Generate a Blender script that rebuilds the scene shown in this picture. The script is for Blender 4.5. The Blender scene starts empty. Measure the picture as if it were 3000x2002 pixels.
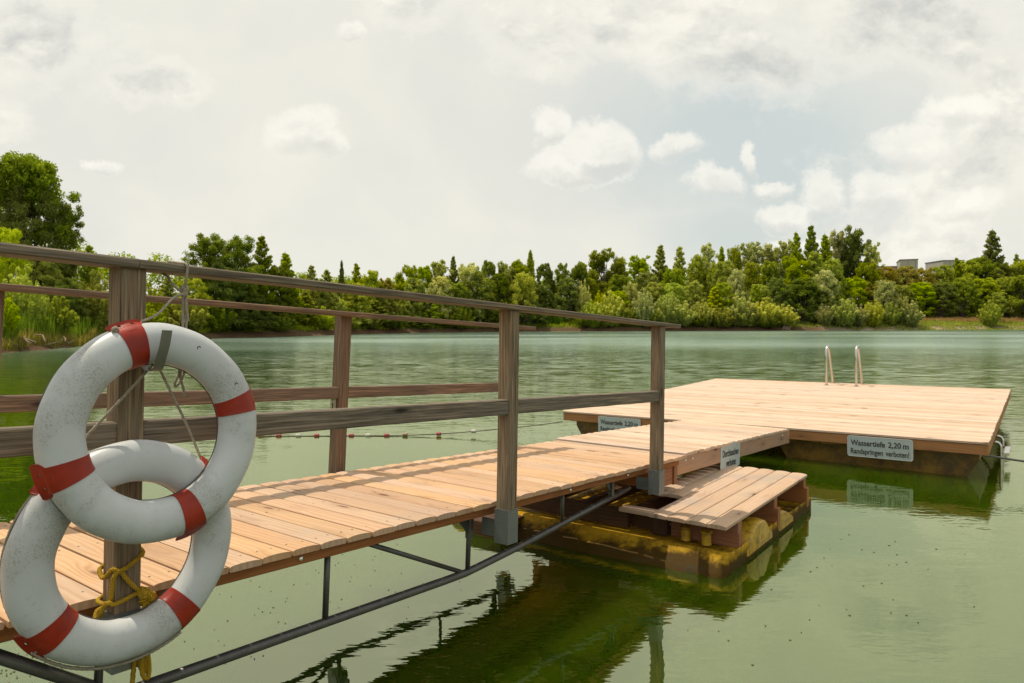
import bpy, math, random
import numpy as np
from mathutils import Vector, Matrix
R_ = math.radians
sc = bpy.context.scene
COL = sc.collection

# ------------------------------------------------------------------ camera
CAM_H = 1.85; PITCH = .01637; ROLL = -.00271; FPX = 2085.4; CY = 972.6
cd = bpy.data.cameras.new('camera'); cam = bpy.data.objects.new('camera', cd); COL.objects.link(cam)
cp, sp, cr, sr = math.cos(PITCH), math.sin(PITCH), math.cos(ROLL), math.sin(ROLL)
rt = Vector((1, 0, 0)); up = Vector((0, sp, cp)); fw = Vector((0, cp, -sp))
r2 = rt*cr + up*sr; u2 = up*cr - rt*sr
cam.matrix_world = Matrix(((r2.x, u2.x, -fw.x, 0), (r2.y, u2.y, -fw.y, 0), (r2.z, u2.z, -fw.z, CAM_H), (0, 0, 0, 1)))
cd.sensor_width = 36; cd.lens = FPX/3000*36; cd.shift_y = -(1001-CY)/3000
cd.clip_start = .05; cd.clip_end = 5000
cd.dof.use_dof = True; cd.dof.focus_distance = 3.1; cd.dof.aperture_fstop = 9
sc.camera = cam

# ------------------------------------------------------------------ frames measured from the photograph
AZ = .6436; PHI = .0559
DR = Vector((math.sin(AZ)*math.cos(PHI), math.cos(AZ)*math.cos(PHI), -math.sin(PHI)))
DA = Vector((math.cos(AZ), -math.sin(AZ), 0)); NN = DA.cross(DR)
R0 = Vector((1.0933, 5.6876, .6993))
def frame(x, y, z, o): return Matrix(((x.x, y.x, z.x, o.x), (x.y, y.y, z.y, o.y), (x.z, y.z, z.z, o.z), (0, 0, 0, 1)))
F_RAMP = frame(DA, DR, NN, R0)                      # x = across (towards camera side), y = along, z = normal
HH = Vector((math.sin(AZ), math.cos(AZ), 0))
F_RAFT = frame(DA, HH, Vector((0, 0, 1)), Vector((R0.x, R0.y, 0)))
TH = .6415
px_ = Vector((math.cos(TH), -math.sin(TH), .0112)).normalized(); py_ = Vector((math.sin(TH), math.cos(TH), .0103))
pz_ = px_.cross(py_).normalized(); py_ = pz_.cross(px_)
F_PLAT = frame(px_, py_, pz_, Vector((.8059, 11.3487, .4006)))
SUNDIR = (DR*.12 + DA*.40 - NN*1.1).normalized()     # the way the light travels

# ------------------------------------------------------------------ sun, sky with clouds, exposure
sl = bpy.data.lights.new('sun', 'SUN'); sun = bpy.data.objects.new('sun', sl); COL.objects.link(sun)
sl.energy = 3.2; sl.angle = R_(.6); sl.color = (1, .91, .755)
sun.rotation_euler = SUNDIR.to_track_quat('-Z', 'Y').to_euler()
sun.location = (-20, 10, 40)
toS = -SUNDIR
SUN_EL = math.asin(toS.z); SUN_AZ = math.atan2(toS.x, toS.y)

class NT:
    """small helper to write node trees"""
    def __init__(s, nt): s.t = nt; s.n = nt.nodes; s.l = nt.links; s.n.clear()
    def _in(s, sock, v):
        if isinstance(v, bpy.types.NodeSocket): s.l.new(v, sock)
        elif v is not None:
            if hasattr(sock.default_value, '__len__') and not hasattr(v, '__len__'): v = [v]*len(sock.default_value)
            if hasattr(sock.default_value, '__len__') and len(sock.default_value) == 4 and len(v) == 3: v = (*v, 1)
            sock.default_value = v
    def node(s, typ, ins=None, out=0, **kw):
        n = s.n.new(typ)
        for k, v in kw.items(): setattr(n, k, v)
        for k, v in (ins or {}).items(): s._in(n.inputs[k], v)
        return n if out is None else n.outputs[out]
    def m(s, op, a, b=None, c=None, clamp=False):
        n = s.n.new('ShaderNodeMath'); n.operation = op; n.use_clamp = clamp
        for i, v in enumerate((a, b, c)):
            if v is not None: s._in(n.inputs[i], v)
        return n.outputs[0]
    def vm(s, op, a, b=None, out=0):
        n = s.n.new('ShaderNodeVectorMath'); n.operation = op
        s._in(n.inputs[0], a)
        if b is not None:
            if op == 'SCALE': s._in(n.inputs['Scale'], b)
            else: s._in(n.inputs[1], b)
        return n.outputs[1 if op in ('LENGTH', 'DISTANCE', 'DOT_PRODUCT') else out]
    def mix(s, f, a, b, mode='MIX'):
        n = s.n.new('ShaderNodeMix'); n.data_type = 'RGBA'; n.blend_type = mode
        s._in(n.inputs[0], f); s._in(n.inputs[6], a); s._in(n.inputs[7], b); return n.outputs[2]
    def rng(s, v, a, b, c=0., d=1., smooth=True):
        n = s.n.new('ShaderNodeMapRange'); n.interpolation_type = 'SMOOTHSTEP' if smooth else 'LINEAR'
        for i, x in enumerate((v, a, b, c, d)): s._in(n.inputs[i], x)
        return n.outputs[0]
    def noise(s, vec, scale=1., detail=4., rough=.5, dist=0., out=0, dim='3D', w=None):
        n = s.n.new('ShaderNodeTexNoise'); n.noise_dimensions = dim
        s._in(n.inputs['Vector'], vec); n.inputs['Scale'].default_value = scale; n.inputs['Detail'].default_value = detail
        n.inputs['Roughness'].default_value = rough; n.inputs['Distortion'].default_value = dist
        if w is not None: s._in(n.inputs['W'], w)
        return n.outputs[out]
    def xyz(s, x, y, z):
        n = s.n.new('ShaderNodeCombineXYZ')
        for i, v in enumerate((x, y, z)): s._in(n.inputs[i], v)
        return n.outputs[0]
    def sep(s, v):
        n = s.n.new('ShaderNodeSeparateXYZ'); s._in(n.inputs[0], v); return n.outputs
    def ramp(s, f, stops):
        n = s.n.new('ShaderNodeValToRGB'); e = n.color_ramp.elements
        while len(e) < len(stops): e.new(.5)
        for i, (p, c) in enumerate(stops): e[i].position = p; e[i].color = (*c, 1)
        s._in(n.inputs[0], f); return n.outputs[0]

W = bpy.data.worlds.new('World'); sc.world = W; W.use_nodes = True
def build_world():
    t = NT(W.node_tree)
    sky = t.node('ShaderNodeTexSky', sky_type='NISHITA', sun_disc=False, sun_elevation=SUN_EL, sun_rotation=SUN_AZ, air_density=1.3, dust_density=2.5, altitude=200)
    d = t.node('ShaderNodeTexCoord', out=0)      # generated = direction
    x, y, z = t.sep(d)
    yc = t.m('MAXIMUM', y, .22)
    u = t.m('DIVIDE', x, yc); v = t.m('DIVIDE', z, yc)
    p = t.xyz(u, v, t.m('MULTIPLY', y, .15))
    # domain warp
    wn = t.noise(p, 9., 6., .68, out=1); warp = t.vm('SCALE', t.vm('SUBTRACT', wn, (.5, .5, .5)), .075)
    wl = t.noise(p, 2.4, 2., .5, out=1); warpl = t.vm('SCALE', t.vm('SUBTRACT', wl, (.5, .5, .5)), .11)
    q = t.vm('ADD', t.vm('ADD', p, warp), warpl)
    fine = t.noise(p, 22., 7., .68)
    sq = t.vm('MULTIPLY', t.vm('ADD', p, t.vm('SCALE', warp, .45)), (1., 1.5, 1.))
    med = t.noise(sq, 5.5, 7., .60)
    med2 = t.noise(t.vm('ADD', sq, (-.012, .030, 0)), 5.5, 7., .60)
    V = lambda a, b: ((a*1.2766-1500)/2085, (938.4-b*1.2766)/2085)
    def lump_field(lumps, at):
        dens = None; low = None
        for a, b, ra, rb in lumps:
            cx, cz = V(a, b)
            e = t.vm('MULTIPLY', t.vm('SUBTRACT', at, (cx, cz, 0)), (2085/(ra*1.2766), 2085/(rb*1.2766), 0))
            L = t.m('SUBTRACT', 1.1, t.m('POWER', t.vm('LENGTH', e), 1.4))
            dens = L if dens is None else t.m('MAXIMUM', dens, L)
            h = t.m('MULTIPLY', t.rng(L, -.1, .5), t.m('MULTIPLY', t.sep(e)[1], -1.)); low = h if low is None else t.m('ADD', low, h)
        return dens, low
    # single cumulus heaps seen over the lake, and the broad broken banks: (u, v, radii) as seen from the jetty
    sd, slow = lump_field([(705, 330, 100, 66), (770, 365, 50, 40), (1295, 300, 46, 46), (1400, 335, 95, 58), (1330, 372, 110, 36), (1565, 338, 66, 36), (1640, 415, 72, 36), (1718, 370, 22, 42), (1760, 425, 60, 24), (1880, 440, 60, 58), (1800, 490, 86, 36), (2010, 430, 90, 62), (2080, 330, 90, 66), (255, 388, 50, 22), (810, 80, 45, 32), (1880, 552, 120, 22), (2230, 470, 110, 50), (2170, 250, 90, 50)], q)
    bd, blow = lump_field([(1250, 90, 190, 140), (1500, 40, 320, 130), (1720, 150, 190, 130), (2120, 60, 260, 140), (2300, 250, 240, 200), (2150, 430, 280, 150), (950, 20, 150, 90), (120, 110, 230, 130), (340, 200, 130, 60), (20, 280, 110, 60), (2150, 570, 240, 60)], q)
    sdens = t.m('ADD', sd, t.m('ADD', t.m('MULTIPLY', t.m('SUBTRACT', fine, .5), 1.1), t.m('MULTIPLY', t.m('SUBTRACT', med, .5), 1.0)))
    bdens = t.m('ADD', t.m('MULTIPLY', bd, .75), t.m('ADD', t.m('MULTIPLY', t.m('SUBTRACT', fine, .5), .8), t.m('MULTIPLY', t.m('SUBTRACT', med, .5), 2.6)))
    cs = t.m('MULTIPLY', t.rng(sdens, -.05, .62), t.rng(slow, 1.1, -.1, .35, 1.))
    cb = t.m('MULTIPLY', t.rng(bdens, -.1, .75), .92)
    cum = t.m('MAXIMUM', cs, cb)
    relief = t.m('ADD', .55, t.m('MULTIPLY', t.m('SUBTRACT', med, med2), 7.), clamp=True)
    thick = t.rng(t.m('MAXIMUM', sdens, t.m('MULTIPLY', bdens, .9)), .2, 1.1)
    lowc = t.rng(t.m('ADD', slow, t.m('MULTIPLY', blow, .45)), -.1, 1.0)
    # high veil, thinner on the right where the blue shows
    veil = t.noise(t.vm('MULTIPLY', q, (1., 1.6, 1.)), 1.7, 4., .55)
    bx, bz = V(1760, 330); e = t.vm('MULTIPLY', t.vm('SUBTRACT', q, (bx, bz, 0)), (1/.26, 1/.13, 0))
    gap = t.rng(t.vm('LENGTH', e), 1.5, .2)
    bx, bz = V(1650, 520); e = t.vm('MULTIPLY', t.vm('SUBTRACT', q, (bx, bz, 0)), (1/.14, 1/.06, 0))
    gap2 = t.rng(t.vm('LENGTH', e), 1.5, .2)
    gap = t.m('MAXIMUM', gap, t.m('MULTIPLY', gap2, .75))
    va = t.m('SUBTRACT', t.rng(veil, .1, .62, .72, 1.), t.m('MULTIPLY', gap, .52))
    # to the sides and behind: plain broken cloud
    side = t.rng(y, .12, .34)
    va = t.mix(side, t.rng(t.noise(d, 2.2, 5., .55), .35, .6, .35, .9), va)
    cb = t.m('MULTIPLY', cb, side)
    blue = t.mix(.78, t.vm('SCALE', sky, .075), (.47, .62, .67))
    veilc = t.mix(t.rng(t.noise(q, 3.1, 4., .55), .35, .7), (.885, .86, .765), (.79, .785, .725))
    base = t.mix(va, blue, veilc)
    band = t.rng(t.noise(t.vm('MULTIPLY', q, (1., 2.6, 1.)), 2.6, 5., .6), .42, .64)
    inv = t.m('SUBTRACT', 1., relief)
    gs_ = t.m('ADD', t.m('MULTIPLY', t.rng(slow, .0, 1.0), .75), t.m('MULTIPLY', t.m('MULTIPLY', inv, .35), thick), clamp=True)
    gb = t.m('ADD', t.m('MULTIPLY', band, t.m('MULTIPLY', t.rng(bdens, .2, 1.), .75)), t.m('MULTIPLY', t.m('MULTIPLY', inv, .6), t.rng(bdens, .1, .8)), clamp=True)
    bigc = t.mix(gb, (.98, .945, .845), (.585, .60, .575)); smc = t.mix(gs_, (1., .97, .88), (.56, .575, .55))
    col = t.mix(t.m('MULTIPLY', cb, .9), base, bigc)
    col = t.mix(t.m('MULTIPLY', t.m('MULTIPLY', cs, side), .8), col, smc)
    # the lake's own side of the world below the horizon
    bg = t.node('ShaderNodeBackground', {'Color': t.vm('SCALE', col, 10.), 'Strength': .1})
    t.node('ShaderNodeOutputWorld', {'Surface': bg}, out=None)
build_world()
vs = sc.view_settings; vs.view_transform = 'Standard'; vs.look = 'None'; vs.exposure = 0; vs.gamma = 1; vs.use_curve_mapping = False
sc.cycles.caustics_reflective = False; sc.cycles.caustics_refractive = False; sc.cycles.max_bounces = 8; sc.cycles.transparent_max_bounces = 16

# ------------------------------------------------------------------ object helpers
def tag(o, label=None, cat=None, group=None, kind=None):
    if label: o['label'] = label
    if cat: o['category'] = cat
    if group: o['group'] = group
    if kind: o['kind'] = kind
    return o
def thing(name, label, cat, mat4=None, group=None):
    o = bpy.data.objects.new(name, None); COL.objects.link(o); o.empty_display_size = .2
    if mat4 is not None: o.matrix_world = mat4
    return tag(o, label, cat, group)
def shift(m4, x, y, z): return m4 @ Matrix.Translation((x, y, z))

class MB:
    """collects geometry in the local frame of one part; uv = metres along / across the grain, rnd = per piece"""
    def __init__(s): s.v = []; s.f = []; s.uv = []; s.r = []; s.sm = []; s.mi = []; s.cur = 0
    def add(s, vs, fs, uvs=None, rnd=None, smooth=False):
        b = len(s.v); s.v += [tuple(v) for v in vs]
        rnd = random.random() if rnd is None else rnd
        for i, f in enumerate(fs):
            s.f.append(tuple(b+k for k in f)); s.uv.append(uvs[i] if uvs else [(0, 0)]*len(f)); s.r.append(rnd); s.sm.append(smooth); s.mi.append(s.cur)
    def sweep(s, prof, o, ex, ey, ez, length, caps=True, smooth=False, rnd=None, seg=1, jit=0):
        """closed profile [(y,z)..] swept along ex"""
        o, ex, ey, ez = Vector(o), Vector(ex), Vector(ey), Vector(ez)
        n = len(prof); ou = random.random()*40; ov = random.random()*40
        vs = []; per = [0]
        for i in range(n):
            a = prof[i]; b = prof[(i+1) % n]; per.append(per[-1]+math.hypot(b[0]-a[0], b[1]-a[1]))
        for k in range(seg+1):
            L = length*k/seg; wob = (random.uniform(-jit, jit), random.uniform(-jit, jit)) if 0 < k < seg else (0, 0)
            for (a, b) in prof: vs.append(o+ex*L+ey*(a+wob[0])+ez*(b+wob[1]))
        fs = []; uv = []
        for k in range(seg):
            for i in range(n):
                j = (i+1) % n; fs.append((k*n+i, k*n+j, (k+1)*n+j, (k+1)*n+i))
                u0, u1 = ou+length*k/seg, ou+length*(k+1)/seg
                uv.append([(u0, ov+per[i]), (u0, ov+per[i+1]), (u1, ov+per[i+1]), (u1, ov+per[i])])
        if caps:
            fs.append(tuple(range(n))[::-1]); uv.append([(ou+b*.3, ov+a) for a, b in prof][::-1])
            fs.append(tuple(seg*n+i for i in range(n))); uv.append([(ou+b*.3, ov+a) for a, b in prof])
        s.add(vs, fs, uv, rnd, smooth)
    def box(s, lo, hi, axis=0, ch=.003, **k):
        """box with chamfered long edges, grain along axis"""
        lo, hi = list(lo), list(hi); a1, a2 = [i for i in range(3) if i != axis]
        w, h = hi[a1]-lo[a1], hi[a2]-lo[a2]; c = min(ch, w*.3, h*.3)
        prof = [(c, 0), (w-c, 0), (w, c), (w, h-c), (w-c, h), (c, h), (0, h-c), (0, c)] if c > 0 else [(0, 0), (w, 0), (w, h), (0, h)]
        E = [Vector((1, 0, 0)), Vector((0, 1, 0)), Vector((0, 0, 1))]
        if axis == 1: prof = prof[::-1]
        s.sweep(prof, lo, E[axis], E[a1], E[a2], hi[axis]-lo[axis], **k)
    def tube(s, pts, rad, n=12, smooth=True, caps=True, twist=0., lobes=0, amp=0., closed=False, rnd=None):
        pts = [Vector(p) for p in pts]; m = len(pts); rad = rad if hasattr(rad, '__len__') else [rad]*m
        T = []
        for i in range(m):
            a = pts[i-1] if (i > 0 or closed) else pts[0]; b = pts[(i+1) % m] if (i < m-1 or closed) else pts[-1]
            T.append((b-a).normalized() if (b-a).length > 1e-9 else Vector((0, 0, 1)))
        ref = Vector((0, 0, 1)) if abs(T[0].z) < .9 else Vector((1, 0, 0))
        N = (ref - T[0]*ref.dot(T[0])).normalized(); vs = []; L = 0; Ls = []
        for i in range(m):
            if i: L += (pts[i]-pts[i-1]).length
            Ls.append(L); N = (N - T[i]*N.dot(T[i])).normalized(); B = T[i].cross(N)
            for k in range(n):
                th = 2*math.pi*k/n; r = rad[i]*(1+amp*math.cos(lobes*(th)-twist*L)) if lobes else rad[i]
                vs.append(pts[i]+N*(r*math.cos(th))+B*(r*math.sin(th)))
        fs = []; uv = []; R = m if closed else m-1
        for i in range(R):
            j = (i+1) % m; l1 = Ls[j] if j else L
            for k in range(n):
                k2 = (k+1) % n; fs.append((i*n+k, i*n+k2, j*n+k2, j*n+k))
                a, b = 2*math.pi*rad[i]*k/n, 2*math.pi*rad[i]*(k+1)/n
                uv.append([(Ls[i], a), (Ls[i], b), (l1, b), (l1, a)])
        if caps and not closed:
            fs.append(tuple(range(n))[::-1]); uv.append([(0, 0)]*n); fs.append(tuple((m-1)*n+k for k in range(n))); uv.append([(0, 0)]*n)
        s.add(vs, fs, uv, rnd, smooth)
    def lathe(s, prof, c, axis=(0, 0, 1), n=20, smooth=True):
        c = Vector(c); ax = Vector(axis).normalized(); q = Vector((0, 0, 1)).rotation_difference(ax); vs = []
        for r, h in prof:
            for k in range(n):
                t = 2*math.pi*k/n; vs.append(c+q @ Vector((r*math.cos(t), r*math.sin(t), h)))
        fs = [(i*n+k, i*n+(k+1) % n, (i+1)*n+(k+1) % n, (i+1)*n+k) for i in range(len(prof)-1) for k in range(n)]
        fs.append(tuple(range(n))[::-1]); fs.append(tuple((len(prof)-1)*n+k for k in range(n)))
        uv = [[(0, 0)]*len(f) for f in fs]; s.add(vs, fs, uv, smooth=smooth)
    def mesh(s, name):
        me = bpy.data.meshes.new(name); me.from_pydata(s.v, [], s.f)
        uvl = me.uv_layers.new(name='UVMap'); flat = [c for f in s.uv for p in f for c in p]; uvl.data.foreach_set('uv', flat)
        at = me.attributes.new('rnd', 'FLOAT', 'FACE'); at.data.foreach_set('value', s.r)
        me.polygons.foreach_set('use_smooth', s.sm); me.update(); return me
    def build(s, name, mat, parent=None, mat4=None, smooth_angle=None):
        me = s.mesh(name)
        for q in (mat if isinstance(mat, (list, tuple)) else [mat]): me.materials.append(q)
        if max(s.mi): me.polygons.foreach_set('material_index', s.mi)
        o = bpy.data.objects.new(name, me); COL.objects.link(o)
        if parent: o.parent = parent
        if mat4 is not None: o.matrix_local = mat4
        if smooth_angle:
            me.polygons.foreach_set('use_smooth', [True]*len(me.polygons)); me.set_sharp_from_angle(angle=R_(smooth_angle))
        return o
def crown(w, h, c=.004):
    """board section: flat bottom, gently rounded top"""
    n = 7; top = [(w-w*i/(n-1), h-c*((2*i/(n-1)-1)**2)) for i in range(n)]
    top[0] = (w, h-c-.003); top[-1] = (0, h-c-.003)
    top.insert(1, (w-.005, h-c)); top.insert(-1, (.005, h-c))
    return [(.001, 0), (w-.001, 0), (w, .002)] + top + [(0, .002)]
def catmull(P, step=.01):
    P = [Vector(p) for p in P]; Q = [P[0]*2-P[1]]+P+[P[-1]*2-P[-2]]; out = []
    for i in range(1, len(Q)-2):
        a, b, c, d = Q[i-1:i+3]; n = max(2, int((c-b).length/step))
        for k in range(n):
            t = k/n; out.append(.5*((2*b)+(c-a)*t+(2*a-5*b+4*c-d)*t*t+(3*b-a-3*c+d)*t**3))
    out.append(P[-1]); return out
def cam_ray(u, v):
    """photo pixel (3000 wide) -> direction from the camera"""
    a0, b0 = u-1500, v-CY; a = a0*cr+b0*sr; b = -a0*sr+b0*cr
    return Vector((a/FPX, cp-b/FPX*sp, -sp-b/FPX*cp))
def on_ramp(u, v, a):
    """photo pixel of the 2350-wide view -> (across, along, up) in the gangway frame on the plane across = a"""
    d = cam_ray(u*1.2766, v*1.2766); C = Vector((0, 0, CAM_H)); t = (R0+DA*a-C).dot(DA)/d.dot(DA)
    X = C+d*t-R0; return Vector((a, X.dot(DR), X.dot(NN)))

# ------------------------------------------------------------------ materials
def mat(name): m = bpy.data.materials.new(name); m.use_nodes = True; return m, NT(m.node_tree)
def finish(t, col, rough=.6, bump=None, bs=.3, bd=.01, metal=0., spec=.5, coat=0., emit=None):
    n = t.node('ShaderNodeBsdfPrincipled', {'Base Color': col, 'Roughness': rough, 'Metallic': metal, 'Specular IOR Level': spec}, out=None)
    if coat: n.inputs['Coat Weight'].default_value = coat
    if bump is not None: t.l.new(t.node('ShaderNodeBump', {'Height': bump, 'Strength': bs, 'Distance': bd}), n.inputs['Normal'])
    t.node('ShaderNodeOutputMaterial', {'Surface': n.outputs[0]}, out=None); return n
def wood(name, light, dark, knot, gray=None, contrast=.5, fine=.5, vary=.25, bs=.25, rough=.75, stain=None, cracks=0., streak=0.):
    m, t = mat(name)
    uv = t.node('ShaderNodeUVMap', uv_map='UVMap'); rn = t.node('ShaderNodeAttribute', attribute_name='rnd', out=2)
    u, v, _ = t.sep(uv)
    r37 = t.m('MULTIPLY', rn, 37.)
    # knots
    kv = t.xyz(t.m('MULTIPLY', u, 2.6), t.m('MULTIPLY', v, 9.), r37)
    vo = t.node('ShaderNodeTexVoronoi', {'Vector': kv, 'Scale': 1., 'Randomness': 1.}, out=None)
    kd = vo.outputs['Distance']; pick = t.rng(t.sep(vo.outputs['Color'])[0], .45, .5)
    kn = t.m('MULTIPLY', t.rng(kd, .17, .06), pick); kf = t.m('MULTIPLY', t.rng(kd, .6, .0), pick)
    big = t.noise(t.xyz(t.m('MULTIPLY', u, 1.1), t.m('MULTIPLY', v, 7.), r37), 1., 3., .5)
    ph = t.m('ADD', t.m('MULTIPLY', v, 210.), t.m('ADD', t.m('MULTIPLY', big, 26.), t.m('MULTIPLY', kf, 11.)))
    rings = t.m('ADD', t.m('MULTIPLY', t.m('SINE', ph), .5), .5)
    rings = t.m('POWER', rings, 1.6)
    fi = t.noise(t.xyz(t.m('MULTIPLY', u, 4.), t.m('MULTIPLY', v, 120.), r37), 1., 5., .6)
    if streak: fi = t.rng(fi, .28, .72, 0, 1, False)
    patch = t.noise(t.xyz(t.m('MULTIPLY', u, 1.5), t.m('MULTIPLY', v, 5.), r37), 1., 4., .6)
    g = t.m('ADD', t.m('MULTIPLY', rings, contrast), t.m('MULTIPLY', t.m('SUBTRACT', fi, .35), fine), clamp=True)
    g = t.m('MULTIPLY', g, t.rng(patch, .2, .75, .45, 1.1), clamp=True)
    c = t.mix(g, light, dark)
    if streak:
        s_ = t.noise(t.xyz(t.m('MULTIPLY', u, .9), t.m('MULTIPLY', v, 62.), r37), 1., 3., .6); c = t.mix(t.m('MULTIPLY', t.rng(s_, .42, .62), streak), c, dark)
    if gray: c = t.mix(t.rng(t.m('ADD', patch, t.m('MULTIPLY', t.m('SUBTRACT', fi, .5), .6)), .26, .56), c, t.mix(t.m('MULTIPLY', fi, .9), gray, dark))
    c = t.mix(t.m('MULTIPLY', kn, .85), c, knot); c = t.mix(t.m('MULTIPLY', kf, .25), c, knot)
    if stain:
        ge = t.node('ShaderNodeNewGeometry', out=0); st = t.rng(t.noise(ge, 2.3, 5., .6), .53, .68)
        c = t.mix(t.m('MULTIPLY', st, .55), c, stain)
    if cracks:
        ck = t.noise(t.xyz(t.m('MULTIPLY', u, 2.2), t.m('MULTIPLY', v, 95.), t.m('ADD', r37, 9.)), 1., 2., .4)
        c = t.mix(t.m('MULTIPLY', t.rng(ck, .66, .74), cracks), c, (.02, .014, .01))
    hv = t.node('ShaderNodeHueSaturation', {'Hue': t.rng(rn, 0, 1, .4965, .5025, False), 'Saturation': t.rng(t.m('FRACT', t.m('MULTIPLY', rn, 7.)), 0, 1, .88, 1.1, False), 'Value': t.rng(t.m('FRACT', t.m('MULTIPLY', rn, 13.)), 0, 1, 1-vary, 1+vary*.6, False), 'Color': c})
    finish(t, hv, rough, t.m('ADD', t.m('MULTIPLY', fi, -.7), t.m('MULTIPLY', rings, -.4)), bs, .003, spec=.25)
    return m
LARCH = wood('fresh_larch', (.71, .525, .385), (.50, .31, .19), (.16, .07, .03), contrast=.42, fine=.65, vary=.17, bs=.3, stain=(.56, .42, .31))
LARCH_G = wood('oiled_larch', (.66, .43, .26), (.42, .21, .10), (.15, .065, .03), contrast=.42, fine=.6, vary=.14, bs=.3, stain=(.54, .38, .26))
LARCH_W = wood('walked_larch', (.64, .45, .30), (.43, .25, .14), (.13, .06, .03), contrast=.35, fine=.5, vary=.12, bs=.3, stain=(.42, .35, .29))
BEAM = wood('red_brown_beam', (.40, .17, .07), (.22, .08, .03), (.05, .02, .01), contrast=.45, fine=.6, vary=.12, bs=.3)
FASCIA = wood('fascia_larch', (.52, .27, .125), (.34, .14, .055), (.06, .02, .01), contrast=.4, fine=.5, vary=.1, bs=.25)
FASCIA2 = wood('pale_streaked_fascia', (.58, .33, .18), (.34, .13, .05), (.09, .03, .02), gray=(.55, .40, .28), contrast=.3, fine=.5, vary=.1, bs=.25)
OLD = wood('weathered_post', (.46, .31, .18), (.07, .04, .02), (.012, .008, .006), gray=(.37, .29, .195), contrast=.45, fine=1.1, vary=.14, bs=.9, cracks=.8, streak=.75)
RAILM = wood('weathered_rail', (.37, .27, .18), (.07, .048, .03), (.015, .012, .01), gray=(.31, .26, .185), contrast=.45, fine=1.15, vary=.12, bs=.9, cracks=.8, streak=.7)
REDOLD = wood('weathered_red_brown', (.32, .20, .125), (.075, .043, .026), (.025, .014, .01), gray=(.26, .185, .125), contrast=.35, fine=1.0, vary=.1, bs=.6, streak=.6)
DARKW = wood('wet_dark_timber', (.10, .045, .02), (.03, .014, .008), (.01, .006, .004), contrast=.4, fine=.8, vary=.2, bs=.5, rough=.6)
def geo_mat(name, f, **k): m, t = mat(name); g = t.node('ShaderNodeTexCoord', out=3); f(t, g); return m
def _steel(t, g):
    n = t.noise(g, 9., 6., .65); n2 = t.noise(g, 60., 3., .5); c = t.mix(n, (.12, .125, .125), (.21, .22, .215)); c = t.mix(t.rng(n2, .62, .75, 0, .5), c, (.42, .42, .40))
    c = t.mix(t.rng(t.noise(g, 4., 6., .7), .60, .70, 0, .7), c, (.16, .11, .07)); finish(t, c, .42, n2, .15, .002, metal=.35)
STEEL = geo_mat('grey_steel_sleeve', _steel)
def _pipe(t, g):
    n = t.noise(g, 14., 6., .7); n2 = t.noise(g, 90., 2., .5); c = t.mix(n, (.055, .05, .045), (.15, .145, .14)); c = t.mix(t.rng(t.noise(g, 5., 6., .7), .52, .7, 0, .6), c, (.13, .075, .045)); c = t.mix(t.rng(n2, .66, .75, 0, .6), c, (.35, .34, .32)); finish(t, c, .4, n2, .2, .002, metal=.5)
PIPE = geo_mat('dark_steel_pipe', _pipe)
def _zinc(t, g): n = t.noise(g, 70., 3., .6); finish(t, t.mix(n, (.30, .27, .17), (.48, .45, .33)), .5, n, .1, .001, metal=.4)
ZINC = geo_mat('zinc_bracket', _zinc)
def _hook(t, g): n = t.noise(g, 50., 4., .6); finish(t, t.mix(n, (.11, .11, .09), (.19, .185, .15)), .5, n, .1, .001, metal=.5)
HOOKM = geo_mat('dull_steel_hook', _hook)
def _chrome(t, g): finish(t, (.62, .58, .54), .18, metal=1.)
CHROME = geo_mat('stainless_tube', _chrome)
def _screw(t, g): finish(t, (.10, .08, .06), .5, metal=.5)
SCREW = geo_mat('screw_head', _screw)
def _bolt(t, g): finish(t, (.75, .74, .70), .3, metal=.8)
BOLT = geo_mat('bolt_head', _bolt)
def _ring(t, g):
    n = t.noise(g, 3., 4., .6); c = t.mix(t.rng(n, .3, .7), (.64, .65, .64), (.54, .55, .54))
    dirt = t.rng(t.noise(g, 5.5, 4., .6), .47, .64)
    sp = t.m('MULTIPLY', t.rng(t.noise(g, 170., 3., .65), .53, .60), dirt)
    sp2 = t.m('MULTIPLY', t.rng(t.noise(g, 55., 2., .5), .68, .73), t.m('ADD', t.m('MULTIPLY', dirt, .6), .25))
    c = t.mix(t.m('MULTIPLY', sp, .6), c, (.26, .24, .20)); c = t.mix(t.m('MULTIPLY', sp2, .5), c, (.15, .13, .10)); c = t.mix(t.m('MULTIPLY', dirt, .22), c, (.36, .33, .26))
    sm = t.rng(t.noise(t.vm('MULTIPLY', g, (1, 1.5, 2.6)), 9., 5., .7, .8), .60, .80)
    c = t.mix(t.m('MULTIPLY', sm, .65), c, (.27, .245, .18))
    z = t.sep(g)[2]
    c = t.mix(t.m('MULTIPLY', t.rng(t.noise(g, 12., 6., .7), .55, .75), t.rng(z, -.22, -.33, 0., .6)), c, (.26, .24, .14))
    scr = t.rng(t.noise(t.vm('MULTIPLY', g, (40, 6, 60)), 1., 2., .5), .74, .78, 0, .35); c = t.mix(scr, c, (.30, .30, .29))
    finish(t, c, .38, t.m('ADD', t.noise(g, 25., 3., .5), t.m('MULTIPLY', sp2, -.6)), .12, .004, spec=.45)
RINGM = geo_mat('dirty_white_plastic', _ring)
def _red(t, g):
    n = t.noise(g, 12., 5., .6); n2 = t.noise(g, 80., 4., .6)
    c = t.mix(t.rng(n, .3, .75), (.36, .027, .007), (.23, .016, .006)); c = t.mix(t.rng(n2, .6, .75, 0, .35), c, (.13, .03, .02)); finish(t, c, .42, n2, .12, .002, spec=.35)
RED = geo_mat('red_rubber', _red)
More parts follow.
